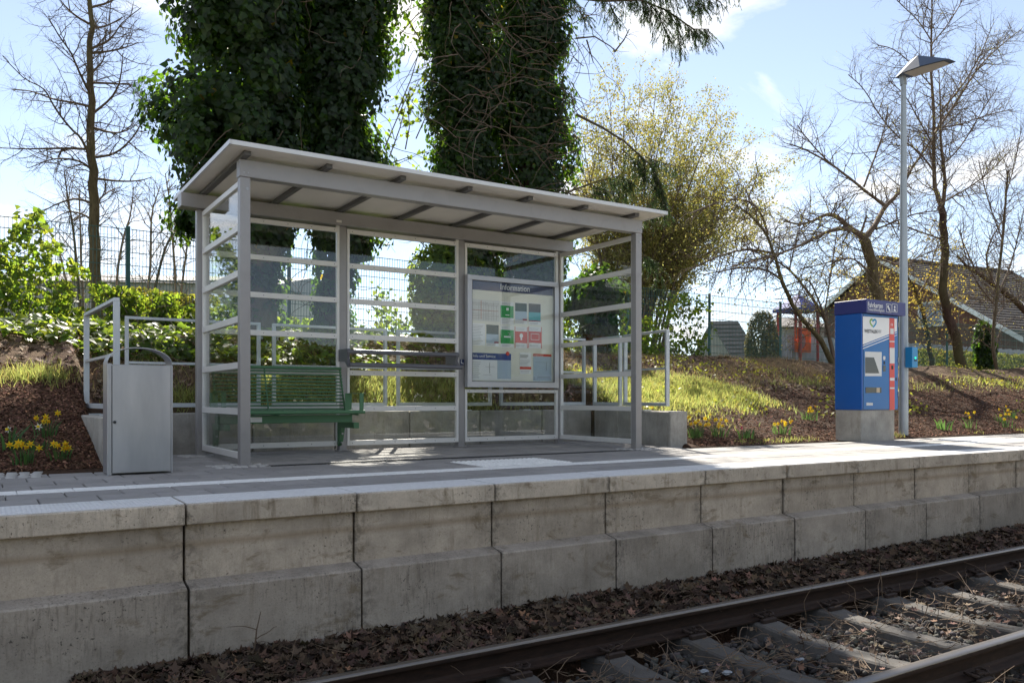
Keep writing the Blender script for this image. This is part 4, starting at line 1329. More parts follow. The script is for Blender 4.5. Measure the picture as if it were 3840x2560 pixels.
prof1 = [(1.2, .32, .34), (2.5, .36, .36), (3.1, .95, .6), (3.7, 1.25, .8), (4.4, 1.5, .75), (5.3, 1.5, .8), (6.2, 1.45, .85), (7.2, 1.5, .9), (9.2, 1.5, 1.0), (10.6, .7, .6)]
prof1b = [(1.2, .3, .28), (2.7, .35, .30), (3.3, .5, .8), (4.0, .65, 1.0), (4.6, .65, .95), (5.4, .7, 1.05), (6.2, .75, 1.2), (7.4, .8, 1.2), (9.2, .8, 1.2), (10.4, .5, .5)]
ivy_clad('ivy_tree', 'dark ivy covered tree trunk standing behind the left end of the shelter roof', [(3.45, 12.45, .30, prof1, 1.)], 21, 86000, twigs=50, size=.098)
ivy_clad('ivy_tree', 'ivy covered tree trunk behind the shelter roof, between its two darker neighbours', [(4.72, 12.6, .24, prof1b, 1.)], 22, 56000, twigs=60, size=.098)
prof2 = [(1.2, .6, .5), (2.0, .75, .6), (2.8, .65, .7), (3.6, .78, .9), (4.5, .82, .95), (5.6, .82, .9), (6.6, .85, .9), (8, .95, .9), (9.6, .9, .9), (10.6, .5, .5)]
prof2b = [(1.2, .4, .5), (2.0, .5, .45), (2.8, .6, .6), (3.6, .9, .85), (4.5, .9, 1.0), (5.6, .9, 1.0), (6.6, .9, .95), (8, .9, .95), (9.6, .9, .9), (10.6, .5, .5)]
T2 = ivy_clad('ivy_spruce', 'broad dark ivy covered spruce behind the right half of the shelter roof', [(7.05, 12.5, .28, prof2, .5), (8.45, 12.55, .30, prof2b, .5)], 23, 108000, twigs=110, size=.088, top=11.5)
ivy_clad('ivy_stump', 'short ivy wrapped trunk seen through the right glazed side of the shelter', [(10.4, 13.0, .12, [(1.1, .35, .35), (1.8, .45, .5), (2.3, .7, .55), (2.7, .75, .6), (3.0, .3, .3)], 1.)], 24, 7000, twigs=14, top=3.2, group='ivy growth along the fence')

# dead bare twigs tangled over the spruce
vb = MB(); rnd = random.Random(8)
for _ in range(150):
    x = rnd.uniform(6.4, 9.1); z = rnd.uniform(3.4, 7.6)
    q = wander(Vector((x, 11.9 - rnd.uniform(0, .35), z)), Vector((rnd.choice((-1, 1)) * rnd.uniform(.4, 1), -rnd.uniform(0, .4), rnd.gauss(-.05, .35))), rnd.uniform(.5, 1.7), 8, rnd, .20, -.02)
    vb.tube(q, [.009 * (1 - .75 * k / 8) for k in range(9)], 3, cap=False)
vb.build('dead_twigs', MATS['twig'], T2, kind='stuff')

# green spruce boughs reaching out to the right
def spruce(limb_list, seed, dens=40, droop=.30):
    rnd = random.Random(seed); rg = np.random.default_rng(seed)
    wb = MB(); P, D = [], []
    for (pts, r0, f0) in limb_list:
        fine = []
        for i in range(len(pts) - 1):
            for s_ in (0, .25, .5, .75): fine.append(pts[i].lerp(pts[i + 1], s_))
        fine.append(pts[-1])
        wb.tube(fine, [r0 * (1 - .8 * i / len(fine)) for i in range(len(fine))], 5)
        L = sum((b - a).length for a, b in zip(fine, fine[1:]))
        for k in range(int(L * dens)):
            f = f0 + (1 - f0) * rnd.random()
            p, d = limb_at(fine, f)
            dd = (d * rnd.uniform(-.1, .9) + Vector((rnd.gauss(0, .55), rnd.gauss(0, .55), -rnd.uniform(.1, 1.0)))).normalized()
            q = wander(p, dd, droop * rnd.uniform(.5, 1.7), 5, rnd, .16, -.22)
            wb.tube(q, [.004] * 6, 3, cap=False)
            for j in range(26):
                pp, d2 = limb_at(q, rnd.uniform(.03, 1)); P.append(pp); D.append(d2)
            for _ in range(2):
                p2, d2 = limb_at(q, rnd.uniform(.2, .8))
                q2 = wander(p2, (d2 + Vector((rnd.gauss(0, .6), rnd.gauss(0, .6), -.2))).normalized(), droop * .45 * rnd.uniform(.6, 1.3), 3, rnd, .1, -.15)
                for j in range(14):
                    pp, d3 = limb_at(q2, rnd.uniform(.03, 1)); P.append(pp); D.append(d3)
    P = np.array(P); D = np.array(D)
    # a needle points forward and out from its twig
    N = rg.normal(size=P.shape); N -= (N * D).sum(1, keepdims=True) * D; N /= np.linalg.norm(N, axis=1, keepdims=True)
    Vd = (D * .8 + N * .6); Vd /= np.linalg.norm(Vd, axis=1, keepdims=True)
    U = np.cross(Vd, N); U /= np.linalg.norm(U, axis=1, keepdims=True)
    W = np.cross(U, Vd)
    Rm = np.stack([U, Vd, W], 2)
    nb = [(-.10, 0, 0), (.10, 0, 0), (.05, 1, 0), (-.05, 1, 0)]
    return wb, scatter('needles', nb, [(0, 1, 2, 3)], P, Rm, rg.uniform(.030, .052, len(P)), MATS['needle'], tints(len(P), rg, .3, .1), T2, kind='stuff')


Y_ = 12.2
boughs = [
    (px([(2160, 430), (2260, 480), (2340, 530), (2440, 620), (2480, 700), (2500, 800)], Y_, [0, -.2, -.4, -.6, -.7, -.75]), .028, .45),
    (px([(2420, 590), (2480, 610), (2560, 630)], Y_ - .6, [0, -.1, -.2]), .012, .1),
    (px([(2130, 720), (2240, 680), (2320, 660), (2370, 680)], Y_, [0, -.1, -.2, -.25]), .018, .35),
    (px([(2210, 690), (2280, 720), (2350, 720)], Y_ - .15), .012, .1),
    (px([(2330, 560), (2380, 600), (2420, 660)], Y_ - .4), .012, .1),
    (px([(2140, -10), (2260, 5), (2400, 0), (2500, 40), (2600, 110), (2660, 110)], Y_, [0, -.3, -.6, -.9, -1.1, -1.2]), .030, .30),
    (px([(2200, -30), (2280, 0), (2310, 60)], Y_ - .3), .012, .1), (px([(2430, 5), (2470, 60), (2510, 140)], Y_ - .8), .014, .1),
    (px([(2500, 40), (2540, 100), (2550, 170)], Y_ - .9), .014, .05), (px([(2560, -60), (2620, -20), (2690, 0)], Y_ - 1.), .016, .1), (px([(2420, -60), (2520, -20), (2640, 20)], Y_ - 1.), .016, .1),
    (px([(2380, -80), (2400, -20), (2440, 40)], Y_ - .6), .016, .1),
    (px([(2080, -60), (2150, 0), (2200, 60)], Y_), .016, .1), (px([(2180, -100), (2350, -60), (2600, -80), (2750, -40)], Y_ - .4), .02, .1),
    (px([(2420, 830), (2440, 760), (2470, 720)], Y_ - .7), .01, .1), (px([(2400, 950), (2460, 980), (2480, 1050)], Y_), .012, .1)]
wb, nd = spruce(boughs, 31)
wb.build('boughs', MATS['bark'], T2, smooth=60, kind='stuff')
# bare dead limbs of the spruce
vb = MB(); rnd = random.Random(12)
for s_ in ([(2160, 145), (2230, 138), (2290, 175), (2310, 195)], [(2200, 150), (2215, 200), (2225, 235)], [(2305, 195), (2340, 150), (2360, 110)], [(2120, 720), (2200, 750), (2290, 790), (2400, 800)]):
    q = px(s_, Y_ - .2); vb.tube(q, [.016 * (1 - .7 * i / len(q)) for i in range(len(q))], 5)
    for _ in range(4):
        p, d = limb_at(q, rnd.uniform(.2, 1)); vb.tube(wander(p, (d + Vector((rnd.gauss(0, .5), rnd.gauss(0, .3), rnd.gauss(-.3, .5)))).normalized(), .35, 4, rnd, .2, -.1), [.005, .004, .003, .003, .002], 3)
vb.build('dead_boughs', MATS['bark'], T2, kind='stuff')

# bare twigs and hanging ivy streamers between the ivy trees
vb = MB(); rnd = random.Random(19); P = []
for s_ in ([(1500, 130), (1560, 60), (1620, 20)], [(1490, 420), (1540, 300), (1570, 200)], [(1440, 560), (1500, 420), (1540, 330)], [(1460, 590), (1500, 480), (1520, 400)], [(1520, 560), (1535, 480), (1530, 380)], [(1430, 620), (1490, 605), (1530, 590)], [(1560, 520), (1600, 430), (1610, 400)], [(1520, 60), (1570, 140), (1600, 230)]):
    q = px(s_, 12.3); vb.tube(q, [.012 * (1 - .6 * i / len(q)) for i in range(len(q))], 4)
    for _ in range(7):
        p, d = limb_at(q, rnd.uniform(.1, 1)); w_ = wander(p, (d + Vector((rnd.gauss(0, .7), rnd.gauss(0, .3), rnd.gauss(-.2, .5)))).normalized(), rnd.uniform(.25, .6), 5, rnd, .25, -.08)
        vb.tube(w_, [.004, .004, .003, .003, .002, .002], 3)
        P += [limb_at(w_, rnd.random())[0] for _ in range(5)]
T1b = [o for o in bpy.data.objects if o.name.startswith('ivy_tree')][1]
vb.build('hanging_shoots', MATS['twig'], T1b)
rg = np.random.default_rng(4); P = np.array([tuple(p) for p in P]); N = rg.normal(size=P.shape); N[:, 1] -= 1
scatter('shoot_leaves', IVY, IVYF, P, frames(N, rg), .085 * rg.uniform(.5, 1.2, len(P)), MATS['ivy_sun'], tints(len(P), rg, .3, .1), T1b, kind='stuff')

# ---- young yellow-green tree behind the fence, right of the shelter
Y_ = 18.5
limbs = []
rn = random.Random(77)
tops = [(2190, 560), (2230, 430), (2290, 380), (2340, 360), (2400, 350), (2460, 340), (2520, 350), (2570, 380), (2620, 420), (2670, 470), (2720, 500), (2600, 560), (2480, 480), (2340, 500), (2240, 620), (2700, 640), (2560, 680), (2420, 600), (2180, 700), (2780, 560), (2850, 640), (2905, 740), (2800, 720), (2740, 820), (2880, 860), (2660, 800)]
for i, (tx, ty) in enumerate(tops):
    bx = 2350 + (tx - 2420) * .22 + rn.uniform(-10, 10)
    k = rn.uniform(-1.6, 1.6)
    q = px([(bx, 1290), (bx + (tx - bx) * .18, 1040), (bx + (tx - bx) * .5, 800 + (ty - 350) * .25), (tx, ty)], Y_, [0, .2 * k, .6 * k, k])
    q[0].z = 1.1
    limbs.append((q, .085 if i % 3 == 0 else .05, .008, 1 if i == 5 else 0))
tree('budding_tree', 'many stemmed tree with yellow-green spring leaves behind the fence right of the shelter', limbs,
     dict(n=[3.0, 4.2, 4.0], f0=[.2, .1, .1], ang=[34, 40, 40], len=[1.9, .9, .4], rad=[.016, .008, .004], seg=[5, 4, 2], wob=[.12, .16, .16], trop=[.10, .08, .05]), 41, MATS['bark_olive'], MATS['twig'], MATS['yleaf'], 'trees around the platform', leafsize=.075, leafn=12, jitter=1.2)

# ---- arching golden shrub tree, stems leaning left from beside the ticket machine
Y_ = 12.9
limbs = []
for s_, r0, k in (([(3130, 1345), (3080, 1270), (3010, 1200), (2950, 1110), (2910, 980), (2880, 880), (2810, 800), (2760, 770)], .075, -.4), ([(3135, 1345), (3110, 1260), (3090, 1180), (3020, 1080), (2960, 1010), (2890, 960), (2780, 930)], .06, .3), ([(3125, 1340), (3100, 1200), (3060, 1100), (3030, 1040), (2980, 1060), (2900, 1090)], .03, .1), ([(2930, 1050), (2880, 1010), (2780, 1000), (2640, 1030)], .03, .4), ([(2900, 950), (2800, 930), (2690, 960), (2590, 1010)], .03, -.5), ([(2880, 880), (2850, 780), (2780, 740), (2680, 760), (2590, 800)], .03, -.6), ([(3090, 1180), (3120, 1000), (3140, 850)], .022, .3), ([(2960, 1010), (2990, 880), (3020, 780)], .02, .4)):
    q = px(s_, Y_, [k * i / 4 for i in range(len(s_))])
    if r0 > .04: q[0].z = float(GH(q[0].x, q[0].y)) - .1
    limbs.append((q, r0, .012, 1 if r0 > .07 else 0))
tree('arching_tree', 'low tree with arching mossy stems and golden buds leaning left beside the ticket machine', limbs,
     dict(n=[7., 5.5, 3.5], f0=[.15, .12, .2], ang=[55, 50, 45], len=[1.45, .75, .35], rad=[.013, .008, .005], seg=[6, 5, 3], wob=[.2, .22, .2], trop=[-.02, -.06, -.05]), 43, MATS['bark_olive'], MATS['twig'], MATS['yleaf'], 'trees around the platform', leafsize=.042, leafn=2)

# ---- pollarded tree behind the ticket machine
Y_ = 13.4
limbs = [(px([(3330, 1400), (3310, 1180), (3280, 1060), (3260, 950), (3240, 890)], Y_), .17, .13, 1)]
limbs[0][0][0].z = float(GH(limbs[0][0][0].x, limbs[0][0][0].y)) - .1
for s_, r0, k in (([(3240, 890), (3180, 850), (3140, 810), (3100, 800), (3050, 830), (3000, 845), (2940, 830)], .085, -.4), ([(3235, 880), (3190, 855), (3120, 860), (3060, 890), (2980, 930), (2900, 960), (2810, 980), (2740, 1000)], .06, -.8), ([(3245, 890), (3290, 830), (3320, 770), (3370, 730), (3410, 650), (3440, 600), (3490, 530), (3540, 420)], .08, .6), ([(3320, 770), (3260, 730), (3190, 670), (3110, 610), (3020, 560), (2960, 540)], .05, .5), ([(3240, 700), (3280, 590), (3320, 480), (3330, 400)], .03, .3), ([(3225, 880), (3245, 830), (3252, 808)], .045, 0), ([(3285, 860), (3360, 830), (3430, 800), (3520, 790)], .03, -.5), ([(3370, 730), (3390, 640), (3400, 540), (3380, 430)], .03, .3), ([(3270, 1030), (3200, 960), (3120, 980), (3000, 1010)], .025, -.5), ([(3300, 970), (3380, 1000), (3450, 960), (3520, 930)], .028, .4), ([(3110, 610), (3060, 560), (3010, 500), (2990, 470)], .02, .2)):
    limbs.append((px(s_, Y_, [k * i / 4 for i in range(len(s_))]), r0, .014, 0))
tree('pollarded_tree', 'pollarded tree with thick crooked limbs rising directly behind the ticket machine', limbs,
     dict(n=[7.5, 6.5, 4.5], f0=[.1, .1, .2], ang=[58, 48, 45], len=[1.5, .75, .35], rad=[.014, .008, .005], seg=[6, 4, 3], wob=[.16, .2, .2], trop=[.05, .03, .02]), 47, MATS['bark_olive'], MATS['twig'], MATS['yleaf'], 'trees around the platform', leafsize=.035, leafn=1)

# ---- tall twin-topped tree right of the lamp
Y_ = 13.6
limbs = [(px([(3610, 1420), (3590, 1290), (3555, 1180), (3532, 1090), (3548, 980), (3540, 880), (3530, 770)], Y_), .15, .10, 1)]
limbs[0][0][0].z = float(GH(limbs[0][0][0].x, limbs[0][0][0].y)) - .1
for s_, r0, k in (([(3530, 770), (3505, 710), (3500, 600), (3505, 450), (3490, 250), (3490, 130), (3500, 0), (3480, -120)], .075, .2), ([(3535, 770), (3545, 680), (3528, 560), (3525, 400), (3520, 260)], .065, -.2), ([(3500, 640), (3440, 560), (3370, 520), (3300, 440), (3240, 330), (3180, 280)], .03, .4), ([(3505, 500), (3590, 380), (3660, 260), (3740, 180), (3830, 110)], .04, .3), ([(3525, 420), (3620, 310), (3680, 200), (3720, 100)], .03, -.3), ([(3540, 900), (3450, 870), (3380, 840), (3300, 830)], .025, .4), ([(3535, 760), (3640, 700), (3720, 640), (3790, 560)], .028, .2), ([(3490, 150), (3440, 70), (3380, 20), (3330, -40)], .02, .2), ([(3490, 170), (3550, 100), (3600, 20), (3640, -60)], .02, -.2), ([(3500, 330), (3420, 240), (3350, 180), (3290, 170)], .02, .4), ([(3505, 480), (3600, 470), (3700, 430), (3800, 410)], .024, .3), ([(3510, 560), (3450, 460), (3400, 360), (3330, 300)], .024, -.4), ([(3530, 620), (3600, 560), (3680, 420), (3740, 330)], .024, -.4)):
    limbs.append((px(s_, Y_, [k * i / 3 for i in range(len(s_))]), r0, .012, 0))
tree('twin_topped_tree', 'tall dark bare tree with two upright tops just right of the lamp post', limbs,
     dict(n=[7.5, 6.5, 4.5], f0=[.08, .1, .2], ang=[52, 48, 45], len=[1.6, .75, .35], rad=[.014, .008, .005], seg=[6, 4, 3], wob=[.14, .2, .2], trop=[.06, .04, .02]), 53, MATS['bark_dark'], MATS['twig'], MATS['yleaf'], 'trees around the platform', leafsize=.03, leafn=1)

# ---- smaller trees at the right
for (lab, ls, sd, Y_, lf, lsz, ln) in (
        ('bent slim tree with golden leaves between the lamp post and the dark tall tree', [([(3500, 1420), (3490, 1330), (3470, 1200), (3440, 1110), (3400, 1020), (3340, 970)], .075), ([(3440, 1110), (3480, 1050), (3500, 960), (3530, 880)], .035), ([(3430, 1080), (3380, 1120), (3310, 1150)], .02), ([(3480, 1230), (3430, 1170), (3360, 1130), (3250, 1100)], .02), ([(3310, 1120), (3240, 1060), (3150, 1020)], .022), ([(3470, 1190), (3540, 1120), (3600, 1090)], .02)], 61, 14.6, MATS['yleaf2'], .06, 3),
        ('slim forked bare tree close to the right edge', [([(3742, 1410), (3720, 1300), (3735, 1150), (3745, 1030), (3760, 900), (3770, 760), (3780, 640)], .055), ([(3745, 1100), (3790, 1000), (3820, 880), (3850, 740)], .035), ([(3760, 900), (3720, 800), (3690, 700), (3670, 600)], .022), ([(3775, 720), (3810, 600), (3830, 480)], .02), ([(3735, 1150), (3660, 1060), (3620, 960), (3600, 860)], .02)], 62, 13.2, MATS['yleaf'], .03, 1),
        ('thick leaning tree entering at the right edge', [([(3980, 1400), (3900, 1220), (3800, 1120), (3720, 1060), (3640, 1010), (3590, 960)], .15), ([(3720, 1050), (3690, 960), (3740, 850), (3800, 780)], .04), ([(3660, 1020), (3620, 930), (3590, 850)], .03), ([(3820, 1130), (3700, 1130), (3600, 1100)], .03), ([(3880, 1200), (3860, 1000), (3870, 800), (3850, 600)], .05)], 63, 14.4, MATS['yleaf'], .03, 1)):
    limbs = []
    rn = random.Random(sd)
    for i, (s_, r0) in enumerate(ls):
        k = rn.uniform(-.5, .5) if i else 0
        q = px(s_, Y_, [k * j / 3 for j in range(len(s_))])
        if i == 0: q[0].z = float(GH(q[0].x, q[0].y)) - .15
        limbs.append((q, r0, .012 if i else .03, 1 if i == 0 else 0))
    tree('bare_tree', lab, limbs, dict(n=[7., 6., 4.5], f0=[.12, .1, .2], ang=[50, 45, 45], len=[1.5, .7, .35], rad=[.014, .008, .005], seg=[6, 4, 3], wob=[.18, .2, .2], trop=[.05, .03, .02]), sd, MATS['bark_dark'] if sd != 62 else MATS['bark'], MATS['twig'], lf, 'trees around the platform', leafsize=lsz, leafn=ln)
# ================================================================== wire mesh fence
MATS['fence'] = pmat('green_coated_wire', (.022, .095, .085), .5, .1, .1, 5)
FY = 14.0
fn = thing('mesh_fence', 'dark green wire mesh fence along the top of the bank', 'fence', (12, FY, 1.2))
p_me = MB().box(-.03, .03, -.02, .02, 0, 2.05, .003).mesh('fence_post', MATS['fence'])
wb = MB(); w = .0032
FH = 1.83
for i in range(50):
    x = .025 + i * .05
    wb.box(x - w, x + w, -w, w, .05, FH)
for j in range(10):
    z = .06 + j * .2 if j < 9 else FH - .012
    for s_ in (-1, 1): wb.box(.0, 2.5, s_ * (w + .005) - w * 1.2, s_ * (w + .005) + w * 1.2, z - w * 1.2, z + w * 1.2)
w_me = wb.mesh('wire_panel', MATS['fence'])
for k in range(-2, 14):
    x = 1.92 + 2.53 * k
    z = 3.22 - FH - .018 * max(0, x - 1.9) * .75
    o = link('fence_post', p_me, fn); o.location = (x, FY + .03, z - .18)
    o = link('wire_panel', w_me, fn, kind='stuff'); o.location = (x + .015, FY, z); o.rotation_euler = (0, math.atan2(.018 * .75 * (2.53 if x > 1.9 else 0), 2.53), 0)

# ================================================================== ivy, hedges and bushes
def leafmass(P, N, name, label, cat, loc, leaf, size, stems=0, group=None, seed=0, twig=None, shape=IVY, shapef=IVYF, tv=.4, rough=None):
    rg = np.random.default_rng(seed); rnd = random.Random(seed)
    root = thing(name, label, cat, loc, group)
    scatter('foliage', shape, shapef, P, frames(N, rg), size * rg.uniform(.5, 1.3, len(P)), leaf, tints(len(P), rg, tv, .12), root, kind='stuff')
    if stems:
        vb = MB(); lo = float(P[:, 2].min())
        for _ in range(stems):
            p = Vector(P[rnd.randrange(len(P))]); p.z = max(lo, p.z - rnd.uniform(.1, .5))
            vb.tube(wander(p, Vector((rnd.gauss(0, .6), rnd.gauss(0, .3), rnd.uniform(-.2, 1))), rnd.uniform(.3, .9), 6, rnd, .28, .03), [.008, .007, .006, .005, .004, .003, .002], 3, cap=False)
        vb.build('stems', twig or MATS['twig'], root, kind='stuff')
    return root


def blob(n, rg, c, r, seed, lump=.35, shell=.25):
    """leaves through an uneven ellipsoid"""
    D = rg.normal(size=(n, 3)); D /= np.linalg.norm(D, axis=1, keepdims=True)
    a = np.arctan2(D[:, 1], D[:, 0]); l = 1 - lump / 2 + lump * fbm(a * 1.5 + seed, D[:, 2] * 2.5, seed)
    s_ = l * (1 - np.abs(rg.normal(0, shell, n)))
    return np.array(c) + D * np.array(r) * s_[:, None], D + rg.normal(0, .5, (n, 3))


rg = np.random.default_rng(61)
# ivy on the fence at the left: tall at the frame edge, stepping down towards the shelter
n = 9000
x = rg.uniform(-1.2, 2.6, n); top = np.interp(x, [-1.2, .2, .75, 1.0, 1.25, 1.7, 2.6], [3.35, 3.3, 3.25, 2.75, 2.45, 2.35, 2.15]) + .35 * (fbm(x * 2.1, x * 0, 5) - .5)
z = 1.15 + (top - 1.15) * rg.random(n) ** .85
y = FY - .12 + rg.normal(0, .16, n) - .35 * np.clip((1.9 - z) / .8, 0, 1) * rg.random(n)
keep = fbm(x * 4., z * 4., 8) + .3 * rg.random(n) > np.where(z > 2.3, .66, .52)
P = np.stack([x, y, z], 1)[keep]; N = np.stack([rg.normal(0, .5, n), -np.ones(n), rg.normal(.4, .5, n)], 1)[keep]
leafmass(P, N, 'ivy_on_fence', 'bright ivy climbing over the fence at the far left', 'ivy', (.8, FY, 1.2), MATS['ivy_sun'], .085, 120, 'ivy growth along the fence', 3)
n = 7000
x = rg.uniform(2.3, 6.0, n); top = np.interp(x, [2.3, 3, 4, 6], [2.15, 2.05, 1.95, 1.9]) + .3 * (fbm(x * 1.7, x * 0, 15) - .5)
z = 1.15 + (top - 1.15) * rg.random(n) ** .8
y = FY - .1 + rg.normal(0, .18, n)
keep = fbm(x * 2.6, z * 2.6, 18) + .3 * rg.random(n) > .52
P = np.stack([x, y, z], 1)[keep]; N = np.stack([rg.normal(0, .5, n), -np.ones(n), rg.normal(.4, .5, n)], 1)[keep]
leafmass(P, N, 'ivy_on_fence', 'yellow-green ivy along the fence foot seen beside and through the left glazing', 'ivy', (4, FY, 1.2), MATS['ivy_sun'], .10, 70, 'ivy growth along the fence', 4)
n = 9000
x = rg.uniform(6.0, 14.2, n); z = 1.2 + 1.5 * rg.random(n) ** 1.3 * np.clip(fbm(x * .9, x * 0, 25) * 1.7, .3, 1.2)
y = FY - .15 + rg.normal(0, .22, n)
keep = fbm(x * 2.2, z * 2.2, 28) + .3 * rg.random(n) > .48
P = np.stack([x, y, z], 1)[keep]; N = np.stack([rg.normal(0, .5, n), -np.ones(n), rg.normal(.4, .5, n)], 1)[keep]
leafmass(P, N, 'brush_on_fence', 'tangle of ivy and dry brush on the fence right of the ivy spruce', 'brush', (10, FY, 1.2), MATS['ivy_sun'], .085, 420, 'ivy growth along the fence', 5, MATS['twig_pale'])
# ivy carpet on the slope below the fence
n = 12000
x = rg.uniform(-1, 7.5, n); y = rg.uniform(10.9, 13.8, n)
keep = (fbm(x * 1.3, y * 1.5, 44) + .25 * rg.random(n) > .50) & (x < 3.8 + 2.5 * rg.random(n))
x, y = x[keep], y[keep]
P = np.stack([x, y, GH(x, y) + rg.uniform(.02, .16, len(x))], 1); N = np.stack([rg.normal(0, .5, len(x)), rg.normal(-.5, .5, len(x)), np.ones(len(x))], 1)
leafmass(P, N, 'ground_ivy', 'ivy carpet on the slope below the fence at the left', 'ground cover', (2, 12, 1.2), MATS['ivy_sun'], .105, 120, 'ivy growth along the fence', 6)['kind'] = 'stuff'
# leafy sprays low on the spruce trunks seen through the middle bay
P, N = blob(5200, rg, (6.55, 12.2, 2.3), (.75, .5, 1.05), 7, .6)
leafmass(P, N, 'ivy_bush', 'ivy growing thick at the foot of the ivy spruce behind the middle glazed bay', 'ivy', (6.55, 12.2, 1.2), MATS['ivy_sun'], .085, 30, 'ivy growth along the fence', 8)

# clipped hedges and bushes beyond the fence
MATS['hedge'] = leafmat('hedge_leaf', (.10, .115, .030), (.32, .34, .06), .42, .5, .3)
MATS['hedge_y'] = leafmat('yellow_hedge_leaf', (.16, .17, .025), (.42, .42, .05), .45, .5, .3)
MATS['conifer'] = leafmat('brown_green_conifer', (.115, .105, .055), (.20, .19, .07), .3, .7, .2)
def hedgebox(x0, x1, y0, y1, z0, z1, n, seed):
    rg = np.random.default_rng(seed)
    x, y = rg.uniform(x0, x1, n), rg.uniform(y0, y1, n)
    y = np.where(rg.random(n) < .6, y0 + np.abs(rg.normal(0, .12, n)), y)
    z = z0 + (z1 - z0 + .25 * (fbm(x * 1.2, y * 1.2, seed) - .5)) * rg.random(n) ** .8
    return np.stack([x, y, z], 1), np.stack([rg.normal(0, .6, n), -np.ones(n), rg.normal(.3, .5, n)], 1)
a = at(470, 1150, 18.); b_ = at(760, 1150, 18.)
P, N = hedgebox(a.x, b_.x + .3, 17.8, 19, 1.0, 2.75, 8000, 1)
leafmass(P, N, 'garden_hedge', 'yellow-green hedge behind the fence left of the shelter', 'hedge', (a.x, 18, 1), MATS['hedge_y'], .09, 20, None, 11, None, KITE, KITEF)
P, N = hedgebox(25.2, 38, 17.0, 18.0, 1.1, 2.40, 17000, 2)
leafmass(P, N, 'garden_hedge', 'long clipped green hedge below the brick house at the right', 'hedge', (31, 17.5, 1), MATS['hedge'], .10, 160, None, 12, None, KITE, KITEF)
c = at(2858, 1260, 19.)
P, N = blob(7000, rg, (c.x, 19, 2.15), (.62, .6, 1.45), 3, .2, .12)
leafmass(P, N, 'round_topiary', 'rounded brown-green clipped conifer between the grey cottage and playhouse', 'bush', (c.x, 19, 1), MATS['conifer'], .09, 40, None, 13, None, KITE, KITEF)
c = at(3690, 1260, 13.9)
P, N = blob(3200, rg, (c.x, 13.9, 2.05), (.42, .35, 1.05), 3, .7, .3)
leafmass(P, N, 'ivy_on_post', 'column of glossy ivy growing up a fence post under the brick house roof', 'ivy', (c.x, 13.9, 1.2), MATS['ivy'], .10, 12, 'ivy growth along the fence', 14)
P, N = hedgebox(11, 15.2, 15.4, 16.6, 1.1, 1.9, 2500, 5)
leafmass(P, N, 'brush_row', 'loose twiggy brush behind the fence left of the playhouse', 'brush', (14, 16, 1), MATS['hedge'], .07, 200, None, 15, MATS['twig_pale'], KITE, KITEF)
P, N = hedgebox(21.2, 24, 15.2, 16.2, 1.1, 1.75, 1500, 6)
leafmass(P, N, 'brush_row', 'loose twiggy brush behind the fence, right of the playhouse and behind the ticket machine', 'brush', (20, 16, 1), MATS['hedge'], .07, 90, None, 16, MATS['twig_pale'], KITE, KITEF)

# ================================================================== daffodils and other bulbs
MATS['blade'] = leafmat('bulb_leaf', (.045, .11, .035), (.15, .28, .06), .4, .45, .35)
MATS['daff'] = leafmat('daffodil_petal', (.85, .66, .03), (.85, .66, .03), .35, .6, .2)
MATS['daff_c'] = leafmat('daffodil_trumpet', (.85, .48, .012), (.8, .45, .01), .3, .6, .2)
MATS['petal_w'] = leafmat('white_petal', (.78, .78, .70), (.7, .7, .6), .35, .6, .2)
MATS['petal_p'] = leafmat('pink_petal', (.50, .03, .09), (.5, .03, .1), .35, .6, .2)


